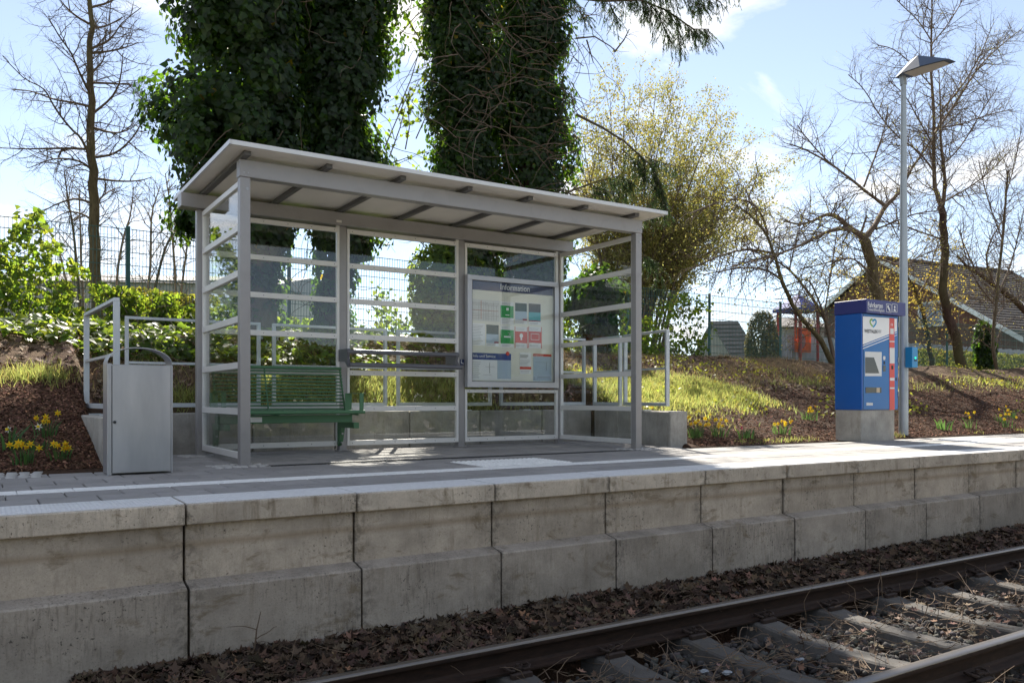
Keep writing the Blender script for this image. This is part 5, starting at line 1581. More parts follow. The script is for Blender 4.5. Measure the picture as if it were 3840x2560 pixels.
def clump(x, y, label, nfl=6, nlf=22, h=.17, spread=.09, flower='daff', seed=0):
    rnd = random.Random(seed)
    z = float(GH(x, y)) - .01
    root = thing('daffodil_clump' if flower.startswith('daff') else 'bulb_plant', label, 'flowers', (x, y, z), 'spring bulbs in the bank')
    lf = MB()
    for _ in range(nlf):
        a = rnd.uniform(0, 6.283); r0 = rnd.uniform(0, spread)
        p = Vector((x + math.cos(a) * r0 * 1.2, y + math.sin(a) * r0, z))
        lean = Vector((math.cos(a), math.sin(a), 0)) * rnd.uniform(.05, .45)
        L = h * rnd.uniform(.7, 1.15); w = .006 if flower != 'tulip' else .013
        side = Vector((-math.sin(a + 1), math.cos(a + 1), 0)) * w
        k0 = len(lf.v)
        for i in range(4):
            f = i / 3
            c = p + Vector((0, 0, L * f * (1 - .12 * f * f))) + lean * L * f * f * 1.2
            ww = side * (1 - .75 * f * f)
            lf.v += [tuple(c - ww), tuple(c + ww)]
        for i in range(3): lf.f.append((k0 + 2 * i, k0 + 2 * i + 1, k0 + 2 * i + 3, k0 + 2 * i + 2))
    me = lf.mesh('leaves', MATS['blade'])
    ca = me.color_attributes.new('tint', 'FLOAT_COLOR', 'POINT')
    for i, d in enumerate(ca.data): g = .8 + .4 * ((i // 8 * 37) % 11) / 11; d.color = (g, g, g, 1)
    link('leaves', me, root, kind='stuff')
    for k in range(nfl):
        a = rnd.uniform(0, 6.283); r0 = rnd.uniform(.01, spread * 1.25)
        c = Vector((x + math.cos(a) * r0 * 1.3, y + math.sin(a) * r0, z + h * rnd.uniform(.8, 1.35)))
        face = Vector((rnd.gauss(-.2, .6), -1, rnd.uniform(-.2, .35))).normalized()
        u = face.orthogonal().normalized(); v_ = face.cross(u)
        fl, cu = MB(), MB()
        fl.tube([(x + math.cos(a) * r0 * .4, y + math.sin(a) * r0 * .4, z), c - face * .01], .0022, 3)
        s_ = .024 if flower != 'tulip' else .016
        for j in range(6):
            aa = j * math.pi / 3 + k
            d1 = u * math.cos(aa) + v_ * math.sin(aa); d2 = u * math.cos(aa + .4) + v_ * math.sin(aa + .4); d0 = u * math.cos(aa - .4) + v_ * math.sin(aa - .4)
            if flower == 'tulip':
                cu.add([c, c + Vector((d0.x, d0.y, 0)).normalized() * s_ + Vector((0, 0, .02)), c + Vector((0, 0, .05)), c + Vector((d2.x, d2.y, 0)).normalized() * s_ + Vector((0, 0, .02))], [(0, 1, 2, 3)])
            else: cu.add([c, c + d0 * s_ * .7, c + d1 * s_ * 1.45 + face * .002, c + d2 * s_ * .7], [(0, 1, 2, 3)])
        m_ = {'daff': 'daff', 'white': 'petal_w', 'tulip': 'petal_p', 'daff_w': 'petal_w'}[flower]
        def tinted(mb, nm, m, par):
            me = mb.mesh(nm, m); me.color_attributes.new('tint', 'FLOAT_COLOR', 'POINT')
            for d in me.color_attributes['tint'].data: d.color = (1, 1, 1, 1)
            return link(nm, me, par)
        f_ = tinted(cu, 'flower', MATS[m_], root)
        tinted(fl, 'flower_stalk', MATS['blade'], f_)
        if flower != 'tulip':
            tp = MB().tube([c, c + face * .022], [.009, .013], 7)
            tinted(tp, 'trumpet', MATS['daff_c' if flower == 'daff' else 'daff'], f_)


def onbank(x, y):
    """first ground point seen at (x, y)"""
    r = ray(x, y); t_ = 5.5
    for _ in range(4000):
        p = EYE + r * t_
        if p.z <= float(GH(p.x, p.y)): return p.x, p.y
        t_ += .01
    return p.x, p.y


for i, (x, y, lab, nf, nl, h, fl) in enumerate((
        (100, 1738, 'yellow daffodil clump nearest the paving at the far left of the bed', 8, 26, .17, 'daff'),
        (178, 1640, 'taller yellow daffodil clump higher in the left flower bed', 5, 20, .20, 'daff'),
        (232, 1722, 'low spreading daffodil clump closest to the litter bin', 6, 26, .13, 'daff'),
        (35, 1690, 'broad leaved tulip with one pink bud at the left frame edge', 1, 14, .26, 'tulip'),
        (155, 1690, 'plain green leaf tuft between the daffodils in the left bed', 0, 24, .15, 'daff'),
        (90, 1665, 'two white narcissus leaning out beside the pink tulip', 2, 8, .14, 'white'),
        (2605, 1640, 'large yellow daffodil clump beside the end of the retaining wall', 12, 34, .26, 'daff'),
        (2690, 1635, 'second yellow daffodil clump right of the retaining wall end', 8, 26, .22, 'daff'),
        (2788, 1645, 'grey-green tulip tuft with one pink bud on the right bank', 1, 14, .20, 'tulip'),
        (2932, 1628, 'yellow daffodil clump halfway between the wall end and ticket machine', 8, 26, .20, 'daff'),
        (3036, 1575, 'yellow daffodil clump higher on the bank close to the ticket machine', 6, 24, .22, 'daff'),
        (3540, 1612, 'grey-green tulip tuft without flowers right of the lamp post', 0, 16, .26, 'tulip'),
        (3636, 1606, 'upright two-headed daffodil clump right of the lamp post', 4, 16, .28, 'daff'),
        (3752, 1582, 'leafy bulb tuft near the right edge of the mulch', 0, 20, .22, 'daff'),
        (3776, 1603, 'yellow daffodil clump lowest at the right edge of the mulch', 6, 18, .24, 'daff'),
        (3782, 1566, 'yellow daffodil clump above its neighbour at the right edge of the mulch', 4, 14, .22, 'daff'))):
    X, Y = onbank(x, y)
    clump(X, Y, lab, nf, nl, h * .85 if x < 1000 else h * .78, .09 if x < 1000 else .13, fl, 100 + i)

# hedge across the track, seen only mirrored in the glass
n = 16000
x = rg.uniform(-14, 26, n); z = -1 + (3.4 + 1.6 * (fbm(x * .35, x * 0, 71) - .5)) * rg.random(n) ** .8
P = np.stack([x, -7 + rg.normal(0, .5, n), z], 1); N = np.stack([rg.normal(0, .5, n), np.ones(n), rg.normal(.3, .5, n)], 1)
leafmass(P, N, 'opposite_hedge', 'dark hedge across the track mirrored faintly in the shelter glass', 'hedge', (6, -7, -1), MATS['hedge'], .32, 200, None, 77, None, KITE, KITEF)
# ================================================================== houses and things beyond the fence
def lat(l, d, z=0.):
    """camera-aligned survey coordinates (sideways, away) to world"""
    return Vector((l * CS + d * SN, -l * SN + d * CS, z))


MATS['brickwall'] = None
t = NT('dark_brick')
v = t.coords((1, 1, 1), False)
bt = t.new('ShaderNodeTexBrick'); bt.inputs['Scale'].default_value = 4.; bt.inputs['Mortar Size'].default_value = .015
bt.inputs['Color1'].default_value = (.17, .075, .058, 1); bt.inputs['Color2'].default_value = (.125, .055, .045, 1); bt.inputs['Mortar'].default_value = (.18, .15, .13, 1)
t.link(v, bt.inputs['Vector'])
MATS['brickwall'] = t.done(t.bsdf(bt.outputs['Color'], .9, 0, None, .2))
MATS['tile'] = pmat('dark_roof_tile', (.030, .028, .029), .9, 0, .3, 2.2, 0, 10, .15)
MATS['tile_edge'] = pmat('roof_ridge_tile', (.07, .055, .05), .8, 0, .2, 3)
MATS['fascia'] = pmat('white_painted_board', (.70, .72, .74), .6, 0, .05, 3)
MATS['win'] = pmat('window_glass_dark', (.10, .14, .20), .06, 0, .1, 1.5, 0, 1, .8)

hs = thing('brick_house', 'dark brick house with white bargeboards and tiled roof behind the right trees', 'house', tuple(lat(24, 48, 1.2)))
A = Vector((22.25, 50)); g_ = Vector((.456, -.89)); r_ = Vector((.89, .456))
ZA, SL = 9.13, .62


def hp(s_, q, z):                      # s along the gable (right positive), q back along the ridge
    p = A + g_ * s_ + r_ * q
    return tuple(lat(p.x, p.y, z))


sL, sR, LEN = -4.9, 8.75, 13.0
zr = lambda s_: ZA - SL * abs(s_)
wall = MB()
wv_ = [hp(sL + .4, .25, 1.0), hp(sR - .5, .25, 1.0), hp(sR - .5, .25, zr(sR - .5) - .12), hp(0, .25, ZA - .12), hp(sL + .4, .25, zr(sL + .4) - .12)]
wb_ = [hp(sL + .4, LEN, 1.0), hp(sR - .5, LEN, 1.0), hp(sR - .5, LEN, zr(sR - .5) - .12), hp(0, LEN, ZA - .12), hp(sL + .4, LEN, zr(sL + .4) - .12)]
wall.add(wv_ + wb_, [(0, 1, 2, 3, 4), (9, 8, 7, 6, 5), (0, 5, 6, 1), (1, 6, 7, 2), (4, 3, 8, 9), (3, 2, 7, 8), (0, 4, 9, 5)])
wall.build('wall', MATS['brickwall'], hs)
# roof: courses of tile stepping down each slope
rf = MB()
for s_, end in ((1, sR), (-1, -sL)):
    rf.add([hp(0, -.25, ZA), hp(s_ * end, -.25, ZA - SL * end), hp(s_ * end, LEN, ZA - SL * end), hp(0, LEN, ZA), hp(0, -.25, ZA - .14), hp(s_ * end, -.25, ZA - SL * end - .14), hp(s_ * end, LEN, ZA - SL * end - .14), hp(0, LEN, ZA - .14)],
           [(0, 1, 2, 3), (4, 7, 6, 5), (0, 4, 5, 1), (1, 5, 6, 2), (2, 6, 7, 3)])
roof = rf.build('roof', MATS['tile'], hs)
ct = MB()
k = 0
while k * .30 < sR - .1:
    s0, s1 = k * .30, min(sR, k * .30 + .33)
    z0, z1 = ZA - SL * s0 + .012, ZA - SL * s1 + .05
    ct.add([hp(s0, -.27, z0), hp(s1, -.27, z1), hp(s1, LEN, z1), hp(s0, LEN, z0), hp(s1, -.27, z1 - .045), hp(s1, LEN, z1 - .045)], [(0, 1, 2, 3), (1, 4, 5, 2)])
    k += 1
ct.build('tile_courses', MATS['tile'], roof, kind='stuff')
MB().bar(hp(0, -.27, ZA + .05), hp(0, LEN, ZA + .05), .22, .10).build('ridge', MATS['tile_edge'], roof)
for q0 in (5.4, 7.1):
    def rp(s_, q, up=.07): return hp(s_, q, ZA - SL * s_ + up)
    MB().add([rp(4.5, q0), rp(5.6, q0), rp(5.6, q0 + 1), rp(4.5, q0 + 1)] + [rp(4.5, q0, .0), rp(5.6, q0, .0), rp(5.6, q0 + 1, .0), rp(4.5, q0 + 1, .0)], [(0, 1, 2, 3), (0, 4, 5, 1), (1, 5, 6, 2), (2, 6, 7, 3), (3, 7, 4, 0)]).build('skylight', MATS['fascia'], roof)
for s_, end in ((1, sR), (-1, -sL)):
    MB().add([hp(0, -.30, ZA + .02), hp(s_ * end, -.30, ZA - SL * end + .02), hp(s_ * end, -.30, ZA - SL * end - .26), hp(0, -.30, ZA - .26), hp(0, -.26, ZA + .02), hp(s_ * end, -.26, ZA - SL * end + .02), hp(s_ * end, -.26, ZA - SL * end - .26), hp(0, -.26, ZA - .26)], [(0, 1, 2, 3), (4, 7, 6, 5), (0, 4, 5, 1), (1, 5, 6, 2), (2, 6, 7, 3)]).build('bargeboard', MATS['fascia'], hs)


def hwin(s0, s1, z0, z1):
    fr = MB()
    for a, b_, c, d in ((s0 - .1, s1 + .1, z1, z1 + .1), (s0 - .1, s1 + .1, z0 - .1, z0), (s0 - .1, s0, z0, z1), (s1, s1 + .1, z0, z1)):
        fr.add([hp(a, .17, c), hp(b_, .17, c), hp(b_, .17, d), hp(a, .17, d), hp(a, .26, c), hp(b_, .26, c), hp(b_, .26, d), hp(a, .26, d)], [(0, 1, 2, 3), (0, 4, 5, 1), (1, 5, 6, 2), (2, 6, 7, 3), (3, 7, 4, 0)])
    f = fr.build('window', MATS['fascia'], hs)
    MB().quad(hp(s0, .20, z0), hp(s1, .20, z0), hp(s1, .20, z1), hp(s0, .20, z1)).build('pane', MATS['win'], f)
hwin(2.5, 3.9, 4.8, 6.05)
hwin(-2.3, -1.1, 4.1, 5.4)
MB().bar(hp(3.2, 6.5, ZA - 2.2), hp(3.2, 6.5, ZA - .6), .7, .7).build('chimney', MATS['brickwall'], roof)

# pale board fence below the house
MATS['palefence'] = pmat('weathered_pale_boards', (.36, .37, .41), .8, 0, .12, 3)
bf = thing('garden_fence', 'pale boarded garden fence below the brick house', 'fence', (31, 19.3, 1.2))
p0, p1 = Vector((22.5, 19.3, 0)), Vector((41, 19.3, 0))
nb = 70
for k in range(nb):
    a = p0.lerp(p1, k / nb); b_ = p0.lerp(p1, (k + .94) / nb)
    z1 = 2.80 + .02 * ((k * 7) % 3)
    MB().bar((a.x, a.y, (1.1 + z1) / 2), (b_.x, b_.y, (1.1 + z1) / 2), .03, z1 - 1.1).build('board', MATS['palefence'], bf)
MB().bar((p0.x, p0.y + .03, 2.4), (p1.x, p1.y + .03, 2.4), .04, .08).build('rail', MATS['palefence'], bf)

# small grey cottage with steep gable
MATS['shingle'] = pmat('grey_shingle', (.17, .155, .15), .8, 0, .2, 3)
MATS['render'] = pmat('grey_render', (.34, .32, .30), .9, 0, .12, 2)
ct_ = thing('grey_cottage', 'small grey cottage gable seen through the fence between the posts', 'house', tuple(lat(12, 44, 1.1)))
C0 = Vector((atd(2750, 1300, 44) - EYE).to_2d()) if False else None
l0 = (2752 - 1920) / FPX * 44; u2 = Vector((.55, -.83)); r2 = Vector((-.97, .22))


def cp(s_, q, z):
    p = Vector((l0, 44)) + u2 * s_ + r2 * q
    return tuple(lat(p.x, p.y, z))


zc = .58 + 44 * (HOR - 1203) / FPX
MB().add([cp(-1.3, 0, 1), cp(1.3, 0, 1), cp(1.3, 0, zc - 1.75), cp(0, 0, zc - .1), cp(-1.3, 0, zc - 1.75), cp(-1.3, 1.0, 1), cp(1.3, 1.0, 1), cp(1.3, 1.0, zc - 1.75), cp(0, 1.0, zc - .1), cp(-1.3, 1.0, zc - 1.75)], [(0, 1, 2, 3, 4), (5, 9, 8, 7, 6), (0, 5, 6, 1), (1, 6, 7, 2), (0, 4, 9, 5)]).build('wall', MATS['render'], ct_)
for s_ in (-1, 1):
    rfc = MB().add([cp(0, -.2, zc), cp(s_ * 1.5, -.2, zc - 2.0), cp(s_ * 1.5, 1.2, zc - 2.0), cp(0, 1.2, zc), cp(0, -.2, zc - .12), cp(s_ * 1.5, -.2, zc - 2.12), cp(s_ * 1.5, 1.2, zc - 2.12), cp(0, 1.2, zc - .12)], [(0, 1, 2, 3), (4, 7, 6, 5), (0, 4, 5, 1), (1, 5, 6, 2), (2, 6, 7, 3)]).build('roof', MATS['shingle'], ct_)
    b = MB()
    for k in range(1, 9):
        f = k / 9
        b.bar(cp(s_ * 1.5 * f, -.2, zc - 2.0 * f + .03), cp(s_ * 1.5 * f, 1.2, zc - 2.0 * f + .03), .05, .04)
    b.build('tile_courses', MATS['tile_edge'], rfc, kind='stuff')
MB().quad(cp(-.5, -.03, 2.6), cp(.3, -.03, 2.6), cp(.3, -.03, 3.9), cp(-.5, -.03, 3.9)).build('window', MATS['fascia'], ct_)

# another roof seen under the playhouse roof
th = thing('tiled_house', 'distant tiled house roof glimpsed through the playhouse', 'house', tuple(lat(20, 60, 1)))
la, lb_ = (2930 - 1920) / FPX * 60, (3120 - 1920) / FPX * 60
za, zb = .58 + 60 * (HOR - 1175) / FPX, .58 + 60 * (HOR - 1225) / FPX
MB().add([tuple(lat(la, 60, zb)), tuple(lat(lb_, 60, zb)), tuple(lat(lb_ - .6, 63, za)), tuple(lat(la + .6, 63, za)), tuple(lat(la, 66, zb)), tuple(lat(lb_, 66, zb))], [(0, 1, 2, 3), (3, 2, 5, 4), (0, 3, 4), (1, 5, 2), (0, 4, 5, 1)]).build('roof', MATS['shingle'], th)
MB().add([tuple(lat(a, d, z)) for z in (1, zb - .05) for (a, d) in ((la + .3, 60.4), (lb_ - .3, 60.4), (lb_ - .3, 65.6), (la + .3, 65.6))], [(0, 1, 5, 4), (1, 2, 6, 5), (2, 3, 7, 6), (3, 0, 4, 7), (4, 5, 6, 7)]).build('wall', MATS['render'], th)

# playhouse
MATS['playred'] = pmat('red_plastic', (.36, .035, .035), .45, 0, .06, 3)
t = NT('orange_plastic')
tl = t.new('ShaderNodeBsdfTranslucent'); tl.inputs[0].default_value = (.90, .22, .02, 1)
mx = t.new('ShaderNodeMixShader'); mx.inputs[0].default_value = .6
t.link(t.bsdf((.80, .18, .015), .45), mx.inputs[1]); t.link(tl.outputs[0], mx.inputs[2])
MATS['playorange'] = t.done(mx.outputs[0])
MATS['playblue'] = pmat('blue_canvas', (.06, .09, .36), .7, 0, .1, 3)
ph = thing('playhouse', 'playhouse with blue tent roof, red posts and orange panel behind the fence', 'playhouse', tuple(at(2990, 1330, 19.5)))
pc = at(2992, 1250, 19.5); pc.z = 0
zt = (at(2990, 1101, 19.5)).z; ze = at(2990, 1160, 19.5).z
hw = .62
MB().add([(pc.x, pc.y, zt), (pc.x - hw, pc.y - hw, ze), (pc.x + hw, pc.y - hw, ze), (pc.x + hw, pc.y + hw, ze), (pc.x - hw, pc.y + hw, ze), (pc.x - hw, pc.y - hw, ze - .10), (pc.x + hw, pc.y - hw, ze - .10), (pc.x + hw, pc.y + hw, ze - .10), (pc.x - hw, pc.y + hw, ze - .10)], [(0, 1, 2), (0, 2, 3), (0, 3, 4), (0, 4, 1), (1, 5, 6, 2), (2, 6, 7, 3), (3, 7, 8, 4), (4, 8, 5, 1)]).build('tent_roof', MATS['playblue'], ph)
for sx_ in (-1, 1):
    for sy_ in (-1, 1):
        MB().tube([(pc.x + sx_ * .48, pc.y + sy_ * .48, 1.0), (pc.x + sx_ * .48, pc.y + sy_ * .48, ze - .02)], .055, 8).build('post', MATS['playred'], ph, smooth=40)
# panel with a round hole
px_ = pc.x - .26
b = MB(); zc0 = at(2980, 1275, 19.2).z; pts_o, pts_i = [], []
for i in range(24):
    a = 2 * math.pi * i / 24
    ci, si = math.cos(a), math.sin(a); m = max(abs(ci), abs(si))
    pts_o.append((px_ + .42 * ci / m, zc0 + .42 * si / m)); pts_i.append((px_ - .04 + .20 * ci, zc0 - .03 + .27 * si))
k0 = len(b.v)
for yy in (pc.y - .44, pc.y - .40):
    b.v += [(p[0], yy, p[1]) for p in pts_o] + [(p[0], yy, p[1]) for p in pts_i]
for i in range(24):
    j = (i + 1) % 24
    b.f += [(i, j, 24 + j, 24 + i), (48 + i, 72 + i, 72 + j, 48 + j), (24 + i, 24 + j, 72 + j, 72 + i), (i, 48 + i, 48 + j, j)]
b.build('round_hole_panel', MATS['playorange'], ph)
MB().box(px_ - .42, px_ + .05, pc.y - .44, pc.y - .40, 1.0, 1.52).build('lower_panel', MATS['playorange'], ph)
MB().box(pc.x - .42, pc.x + .42, pc.y - .38, pc.y + .42, 1.53, 1.62).build('deck', MATS['playred'], ph)

# long low hall far behind the ivy at the left
MATS['hall'] = pmat('grey_sheet_hall', (.17, .165, .165), .7, .1, .1, .6)
hl = thing('industrial_hall', 'long low grey hall far behind the ivy at the left', 'building', tuple(lat(-34, 62, 1)))
a0, a1 = -45., -18.
z1 = .58 + 62 * (HOR - 985) / FPX
b = MB().add([tuple(lat(a, d, z)) for z in (1, z1 - 1.3) for (a, d) in ((a0, 62), (a1, 62), (a1, 85), (a0, 85))], [(0, 1, 5, 4), (1, 2, 6, 5), (2, 3, 7, 6), (3, 0, 4, 7), (4, 5, 6, 7)]).build('wall', MATS['render'], hl)
MB().add([tuple(lat(a0 - .5, 61.5, z1 - 1.2)), tuple(lat(a1 + .5, 61.5, z1 - 1.7)), tuple(lat(a1 + .5, 72, z1 + .3)), tuple(lat(a0 - .5, 72, z1 + .8)), tuple(lat(a0 - .5, 85, z1 - 1)), tuple(lat(a1 + .5, 85, z1 - 1))], [(0, 1, 2, 3), (3, 2, 5, 4), (0, 3, 4), (1, 5, 2), (0, 4, 5, 1)]).build('roof', MATS['hall'], hl)
# ================================================================== loose cover (uncountable)
rg = np.random.default_rng(99)


def seen(P, m=120):
    d = P[:, 0] * SN + P[:, 1] * CS; u = P[:, 0] * CS - P[:, 1] * SN
    x = 1920 + FPX * u / d; y = HOR - FPX * (P[:, 2] - EYE.z) / d
    return (x > -m) & (x < 3840 + m) & (y < 2560 + m) & (d > 0)


def slope_n(X, Y):
    e = .05
    return np.stack([-(GH(X + e, Y) - GH(X - e, Y)) / (2 * e), -(GH(X, Y + e) - GH(X, Y - e)) / (2 * e), np.ones_like(X)], 1)


# bark mulch
MATS['mulch'] = tintmat('bark_mulch', (.11, .060, .040), .95, .1)
chip = [(-.5, -.16, 0), (.5, -.12, .04), (.55, .14, 0), (-.4, .2, .05), (-.1, -.2, .13), (.15, .18, .12)]
chipf = [(0, 4, 5, 3), (4, 1, 2, 5), (0, 1, 4), (3, 5, 2)]
n = 60000
X = np.concatenate([rg.uniform(-.1, 1.0, n // 4), rg.uniform(7.2, 24, n - n // 4)])
Y = np.where(X < 2, rg.uniform(7.62, 10.2, n), 7.32 + rg.random(n) ** 1.3 * 4.2)
gm = grass_mask(X, Y)
keep = (rg.random(n) > gm * .8) & ((X < .86) | (X > 7.42))
X, Y = X[keep], Y[keep]; P = np.stack([X, Y, GH(X, Y) + .006], 1)
N = slope_n(X, Y) + rg.normal(0, .45, P.shape)
tn = tints(len(P), rg, .6, .1); br = rg.random(len(P)) < .12; tn[br] *= 2.4
scatter('bark_mulch', chip, chipf, P, frames(N, rg), np.stack([rg.uniform(.02, .055, len(P)), rg.uniform(.02, .05, len(P)), rg.uniform(.02, .05, len(P))], 1), MATS['mulch'], tn, None, label='dark brown bark mulch on the flower beds', cat='mulch', kind='stuff')

# turf
MATS['grass'] = leafmat('grass_blade', (.17, .185, .06), (.46, .48, .13), .55, .6, .2)
MATS['drygrass'] = leafmat('dry_grass', (.26, .19, .11), (.34, .25, .13), .35, .7, .15)
bl_ = [(-.5, 0, 0), (.5, 0, 0), (.35, .12, .5), (-.3, .12, .5), (.02, .42, .95)]
blf = [(0, 1, 2, 3), (3, 2, 4)]


def blades(n, x0, x1, y0, y1, prob, h, name, mat, seed, label, cat, w=.006, lean=.35, tv=.4):
    r_ = np.random.default_rng(seed)
    X, Y = r_.uniform(x0, x1, n), r_.uniform(y0, y1, n)
    keep = r_.random(n) < prob(X, Y)
    X, Y = X[keep], Y[keep]
    P = np.stack([X, Y, GH(X, Y) - .005], 1); P = P[seen(P, 300)]
    m = len(P)
    a = r_.uniform(0, 2 * np.pi, m)
    Z = np.stack([r_.normal(0, lean, m), r_.normal(-.05, lean, m), np.ones(m)], 1); Z /= np.linalg.norm(Z, axis=1, keepdims=True)
    U = np.stack([np.cos(a), np.sin(a), np.zeros(m)], 1); U -= (U * Z).sum(1, keepdims=True) * Z; U /= np.linalg.norm(U, axis=1, keepdims=True)
    Rm = np.stack([U, np.cross(Z, U), Z], 2)
    hh = h * r_.uniform(.4, 1.3, m) * (.6 + .8 * fbm(P[:, 0] * 2.2, P[:, 1] * 2.2, seed))
    S = np.stack([np.full(m, w) * r_.uniform(.7, 1.5, m), hh, hh], 1)
    return scatter(name, bl_, blf, P, Rm, S, mat, tints(m, r_, tv, .15), None, label=label, cat=cat, kind='stuff')


blades(120000, 7.3, 14, 7.4, 11.6, lambda X, Y: grass_mask(X, Y), .105, 'turf', MATS['grass'], 1, 'sunlit patch of grass on the right bank', 'grass', .008)
blades(40000, 13, 27, 9.6, 12.2, lambda X, Y: grass_mask(X, Y), .14, 'turf', MATS['grass'], 2, 'thin grass on the far right bank', 'grass', .011)
blades(30000, -.2, .9, 9.0, 10.8, lambda X, Y: grass_mask(X, Y), .12, 'turf', MATS['grass'], 3, 'tufts of grass on the left slope', 'grass', .007)
blades(50000, 1, 7.5, 9.6, 11.4, lambda X, Y: grass_mask(X, Y), .12, 'turf', MATS['grass'], 4, 'rough grass on the slope behind the shelter', 'grass', .007)
blades(90000, -.4, 16, 9.4, 13.6, lambda X, Y: .8 * dry_mask(X, Y) * (fbm(X * 1.4, Y * 1.4, 77) > .42), .12, 'dry_grass', MATS['drygrass'], 5, 'dry straw coloured stalks on the upper slope', 'dry grass', .006, .9)
blades(2600, 7.6, 22, 7.30, 7.46, lambda X, Y: (fbm(X * 1.8, Y * 0, 7) > .56) * 1., .07, 'edge_grass', MATS['grass'], 6, 'small grass tufts along the back edge of the paving', 'grass', .006)
# low weeds on the bank
n = 9000
X, Y = rg.uniform(7.4, 24, n), rg.uniform(8.4, 12.6, n)
keep = fbm(X * 1.1, Y * 1.3, 63) > .56
X, Y = X[keep], Y[keep]; P = np.stack([X, Y, GH(X, Y) + rg.uniform(.01, .10, len(X))], 1)
scatter('bank_weeds', KITE, KITEF, P, frames(rg.normal(size=P.shape) + np.array([0, -.3, .8]), rg), rg.uniform(.03, .08, len(P)), MATS['hedge_y'], tints(len(P), rg, .4, .15), None, label='low leafy weeds scattered over the right bank', cat='weeds', kind='stuff')

# fallen leaves on the slope and the track side
MATS['deadleaf'] = tintmat('fallen_leaves', (.115, .078, .055), .85, .2)
dl = [(0, -.55, .10), (.14, -.22, .02), (.34, -.16, .10), (.20, .02, .0), (.36, .20, .14), (.14, .26, .02), (0, .58, .10), (-.14, .26, .02), (-.36, .18, .12), (-.20, .0, .0), (-.33, -.18, .13), (-.13, -.22, .02)]
dlf = [(0, 1, 11), (1, 2, 3, 9), (11, 1, 9, 10), (3, 4, 5, 7), (9, 3, 7, 8), (5, 6, 7)]
n = 9000
X, Y = rg.uniform(-.5, 14, n), rg.uniform(10, 13.8, n)
P = np.stack([X, Y, GH(X, Y) + .02], 1)
scatter('slope_leaves', dl, dlf, P, frames(slope_n(X, Y) + rg.normal(0, .5, P.shape), rg), rg.uniform(.04, .10, n), MATS['deadleaf'], tints(n, rg, .5, .12) * 1.8, None, label='fallen brown leaves lying on the slope', cat='leaves', kind='stuff')
n = 9500
X = .4 + 17 * rg.random(n) ** 1.5; Y = 4.16 + .60 * rg.random(n)
P = np.stack([X, Y, GH(X, Y) + rg.uniform(0, .035, n) + .02 * np.clip((Y - 4.4) / .3, 0, 1)], 1)
tn = tints(n, rg, .75, .12) * .62; hot = rg.random(n) < .06; tn[hot] *= np.array([2.2, 1.9, 1.7])
scatter('track_leaf_litter', dl, dlf, P, frames(np.array([0, -.2, 1]) + rg.normal(0, .38, P.shape), rg), rg.uniform(.045, .13, n) * rg.uniform(.5, 1, n), MATS['deadleaf'], tn, None, label='dark leaf litter between the platform wall and the rail', cat='leaves', kind='stuff')
n = 1500
X = 1.5 + 11 * rg.random(n); Y = rg.uniform(2.0, 4.0, n)
P = np.stack([X, Y, -1.06 + rg.uniform(0, .03, n)], 1)
scatter('track_leaves', dl, dlf, P, frames(np.array([0, -.1, 1]) + rg.normal(0, .45, P.shape), rg), rg.uniform(.03, .075, n), MATS['deadleaf'], tints(n, rg, .5, .12) * 1.3, None, label='scattered brown leaves on the ballast between the rails', cat='leaves', kind='stuff')

# ballast stones
MATS['stone'] = tintmat('ballast_stone', (.07, .066, .062), .9, .25)
bm = bmesh.new(); bmesh.ops.create_icosphere(bm, subdivisions=1, radius=.5)
rr = random.Random(2)
for v_ in bm.verts: v_.co *= rr.uniform(.72, 1.15)
bm.verts.index_update()
sv = [tuple(v_.co) for v_ in bm.verts]; sf = [tuple(v_.index for v_ in f.verts) for f in bm.faces]; bm.free()
def stones(n, x0, x1, y0, y1, z, s0, s1, seed, name, label):
    r_ = np.random.default_rng(seed)
    X = x0 + (x1 - x0) * r_.random(n) ** 1.35; Y = r_.uniform(y0, y1, n)
    k = np.round((X - 3.31) / .708); onsl = np.abs(X - 3.31 - .708 * k) < .125
    keep = ~onsl | (r_.random(n) < .015)
    X, Y = X[keep], Y[keep]; m = len(X)
    P = np.stack([X, Y, z + r_.uniform(-.015, .025, m)], 1)
    S = r_.uniform(s0, s1, (m, 1)) * r_.uniform(.65, 1.25, (m, 3))
    ok = seen(P, 200); P, S = P[ok], S[ok]
    scatter(name, sv, sf, P, frames(r_.normal(size=P.shape), r_), S, MATS['stone'], tints(len(P), r_, .5, .08), None, label=label, cat='ballast', kind='stuff')
stones(14000, 1.2, 15, 1.9, 4.02, -1.115, .03, .075, 1, 'ballast', 'grey crushed stone ballast between the rails')
stones(1500, .5, 14, 4.16, 4.6, -.93, .02, .06, 2, 'wall_side_stones', 'stones half buried in the leaf litter by the wall')

# dry stalks and twigs on the track
MATS['stalk'] = pmat('dry_stalks', (.15, .105, .07), .9, 0, .25, 8)
vb = MB(); rnd = random.Random(5)
for _ in range(1500):
    x = 2.2 + 9 * rnd.random(); y = rnd.uniform(2.35, 4.0)
    q = wander(Vector((x, y, -1.055 + rnd.uniform(0, .04))), Vector((rnd.gauss(0, 1), rnd.gauss(0, .7), rnd.gauss(.04, .1))), rnd.uniform(.08, .38), 4, rnd, .22, -.02)
    vb.tube(q, [.0028, .0026, .0022, .0018, .0012], 3, cap=False)
for _ in range(45):
    x = 2.4 + 6 * rnd.random(); y = rnd.uniform(3.2, 4.02)
    q = wander(Vector((x, y, -1.0)), Vector((rnd.gauss(0, .7), rnd.gauss(-.2, .4), rnd.uniform(.3, 1.1))), rnd.uniform(.15, .42), 7, rnd, .28, -.12)
    vb.tube(q, [.0035, .0033, .003, .0028, .0025, .002, .0015, .001], 3, cap=False)
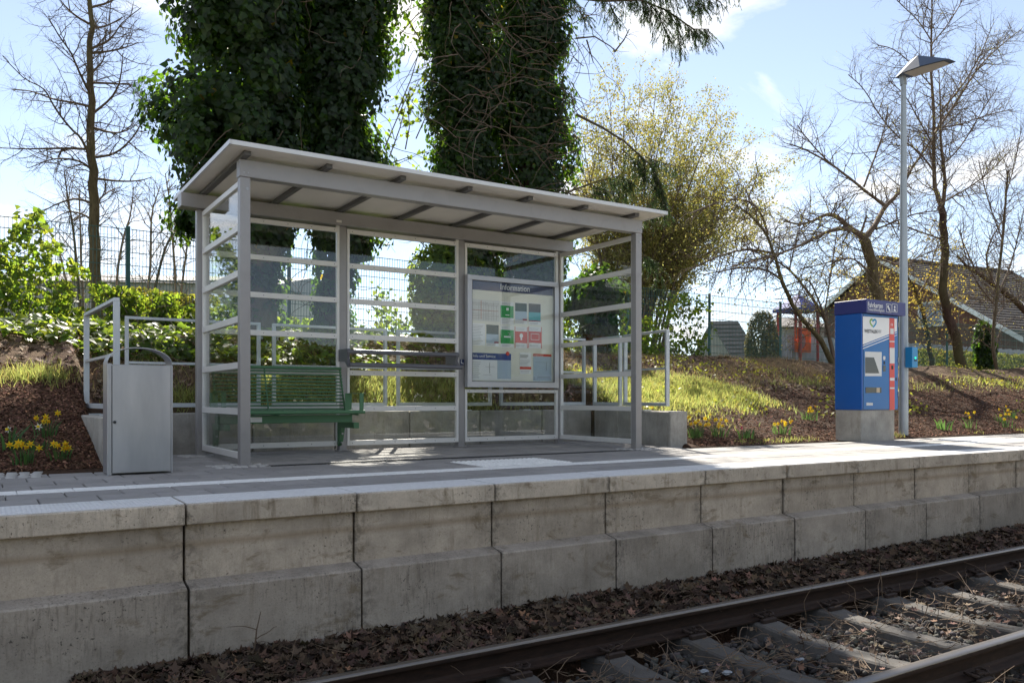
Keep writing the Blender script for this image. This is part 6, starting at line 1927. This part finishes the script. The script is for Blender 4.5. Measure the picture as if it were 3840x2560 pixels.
for _ in range(500):
    x = .6 + 11 * rnd.random() ** 1.3; y = rnd.uniform(4.2, 4.7)
    q = wander(Vector((x, y, float(GH(x, y)) + rnd.uniform(.01, .04))), Vector((rnd.gauss(0, 1), rnd.gauss(0, .5), rnd.gauss(.03, .12))), rnd.uniform(.06, .26), 4, rnd, .2, -.02)
    vb.tube(q, [.0026, .0024, .002, .0016, .001], 3, cap=False)
link('track_stalks', vb.mesh('track_stalks', MATS['stalk']), None, label='dry stalks and twigs strewn over the ballast', cat='twigs', kind='stuff')
# saplings at the wall foot
for i, (x, y, h, lab) in enumerate(((945, 2470, .30, 'bare forked sapling at the wall foot in the left half'), (2110, 2255, .16, 'thin bare twig at the wall foot below the information case'), (2233, 2230, .12, 'second thin twig at the wall foot, right of a similar one'), (2460, 2190, .13, 'stubby reddish stump shoot at the wall foot'), (2670, 2170, .12, 'curved thin twig at the wall foot beside a panel joint'), (2905, 2110, .14, 'bent bare twig leaning right at the wall foot'), (3010, 2100, .12, 'small branched twig beside the wide wall joint'), (1760, 2330, .15, 'fine leaning twig at the wall foot below the lean rail'), (1390, 2420, .10, 'short twig at the wall foot below the bench end'), (3580, 2010, .14, 'long curved twig at the wall foot toward the right edge'))):
    r = ray(x, y); t_ = (4.66) / r.y; p = EYE + r * t_; p.z = -.90
    root = thing('sapling', lab, 'twig', tuple(p), 'saplings along the wall foot')
    rn = random.Random(200 + i)
    q = wander(p, Vector((rn.gauss(0, .12), -.05, 1)), h, 6, rn, .10, .05)
    MB().tube(q, [.006, .0055, .005, .0045, .004, .003, .002], 5).build('stem', MATS['twig'], root)
    b = MB()
    for j in range(3):
        pp, d = limb_at(q, rn.uniform(.4, .95)); b = MB().tube(wander(pp, Vector((rn.choice((-1, 1)) * .8, rn.gauss(0, .3), rn.uniform(-.1, .6))), h * rn.uniform(.25, .6), 5, rn, .15, -.1), [.0032, .003, .0026, .002, .0016, .001], 4); b.build('side_twig', MATS['twig'], root)
# rubbish on the ballast
MATS['plastic'] = pmat('clear_plastic_scrap', (.20, .22, .24), .25, 0, .1, 20)
for i, (x, y, s_, lab) in enumerate(((3000, 2470, .03, 'crumpled clear plastic cup on the ballast'), (2725, 2520, .035, 'torn silver wrapper lying on the ballast'), (2640, 2515, .035, 'flat piece of clear film on the ballast, left of the wrapper'), (2160, 2265 + 40, .03, 'small white scrap in the leaf litter'))):
    r = ray(x, y); t_ = (-1.0 - EYE.z) / r.z; p = EYE + r * t_
    rn = random.Random(i); b = MB()
    bm = bmesh.new(); bmesh.ops.create_icosphere(bm, subdivisions=2, radius=s_)
    for v_ in bm.verts: v_.co = Vector((v_.co.x, v_.co.y * .8, v_.co.z * .3)) * rn.uniform(.7, 1.15)
    b.bm(bm, Matrix.Translation(p)).build('plastic_scrap', MATS['plastic'], label=lab, cat='rubbish')
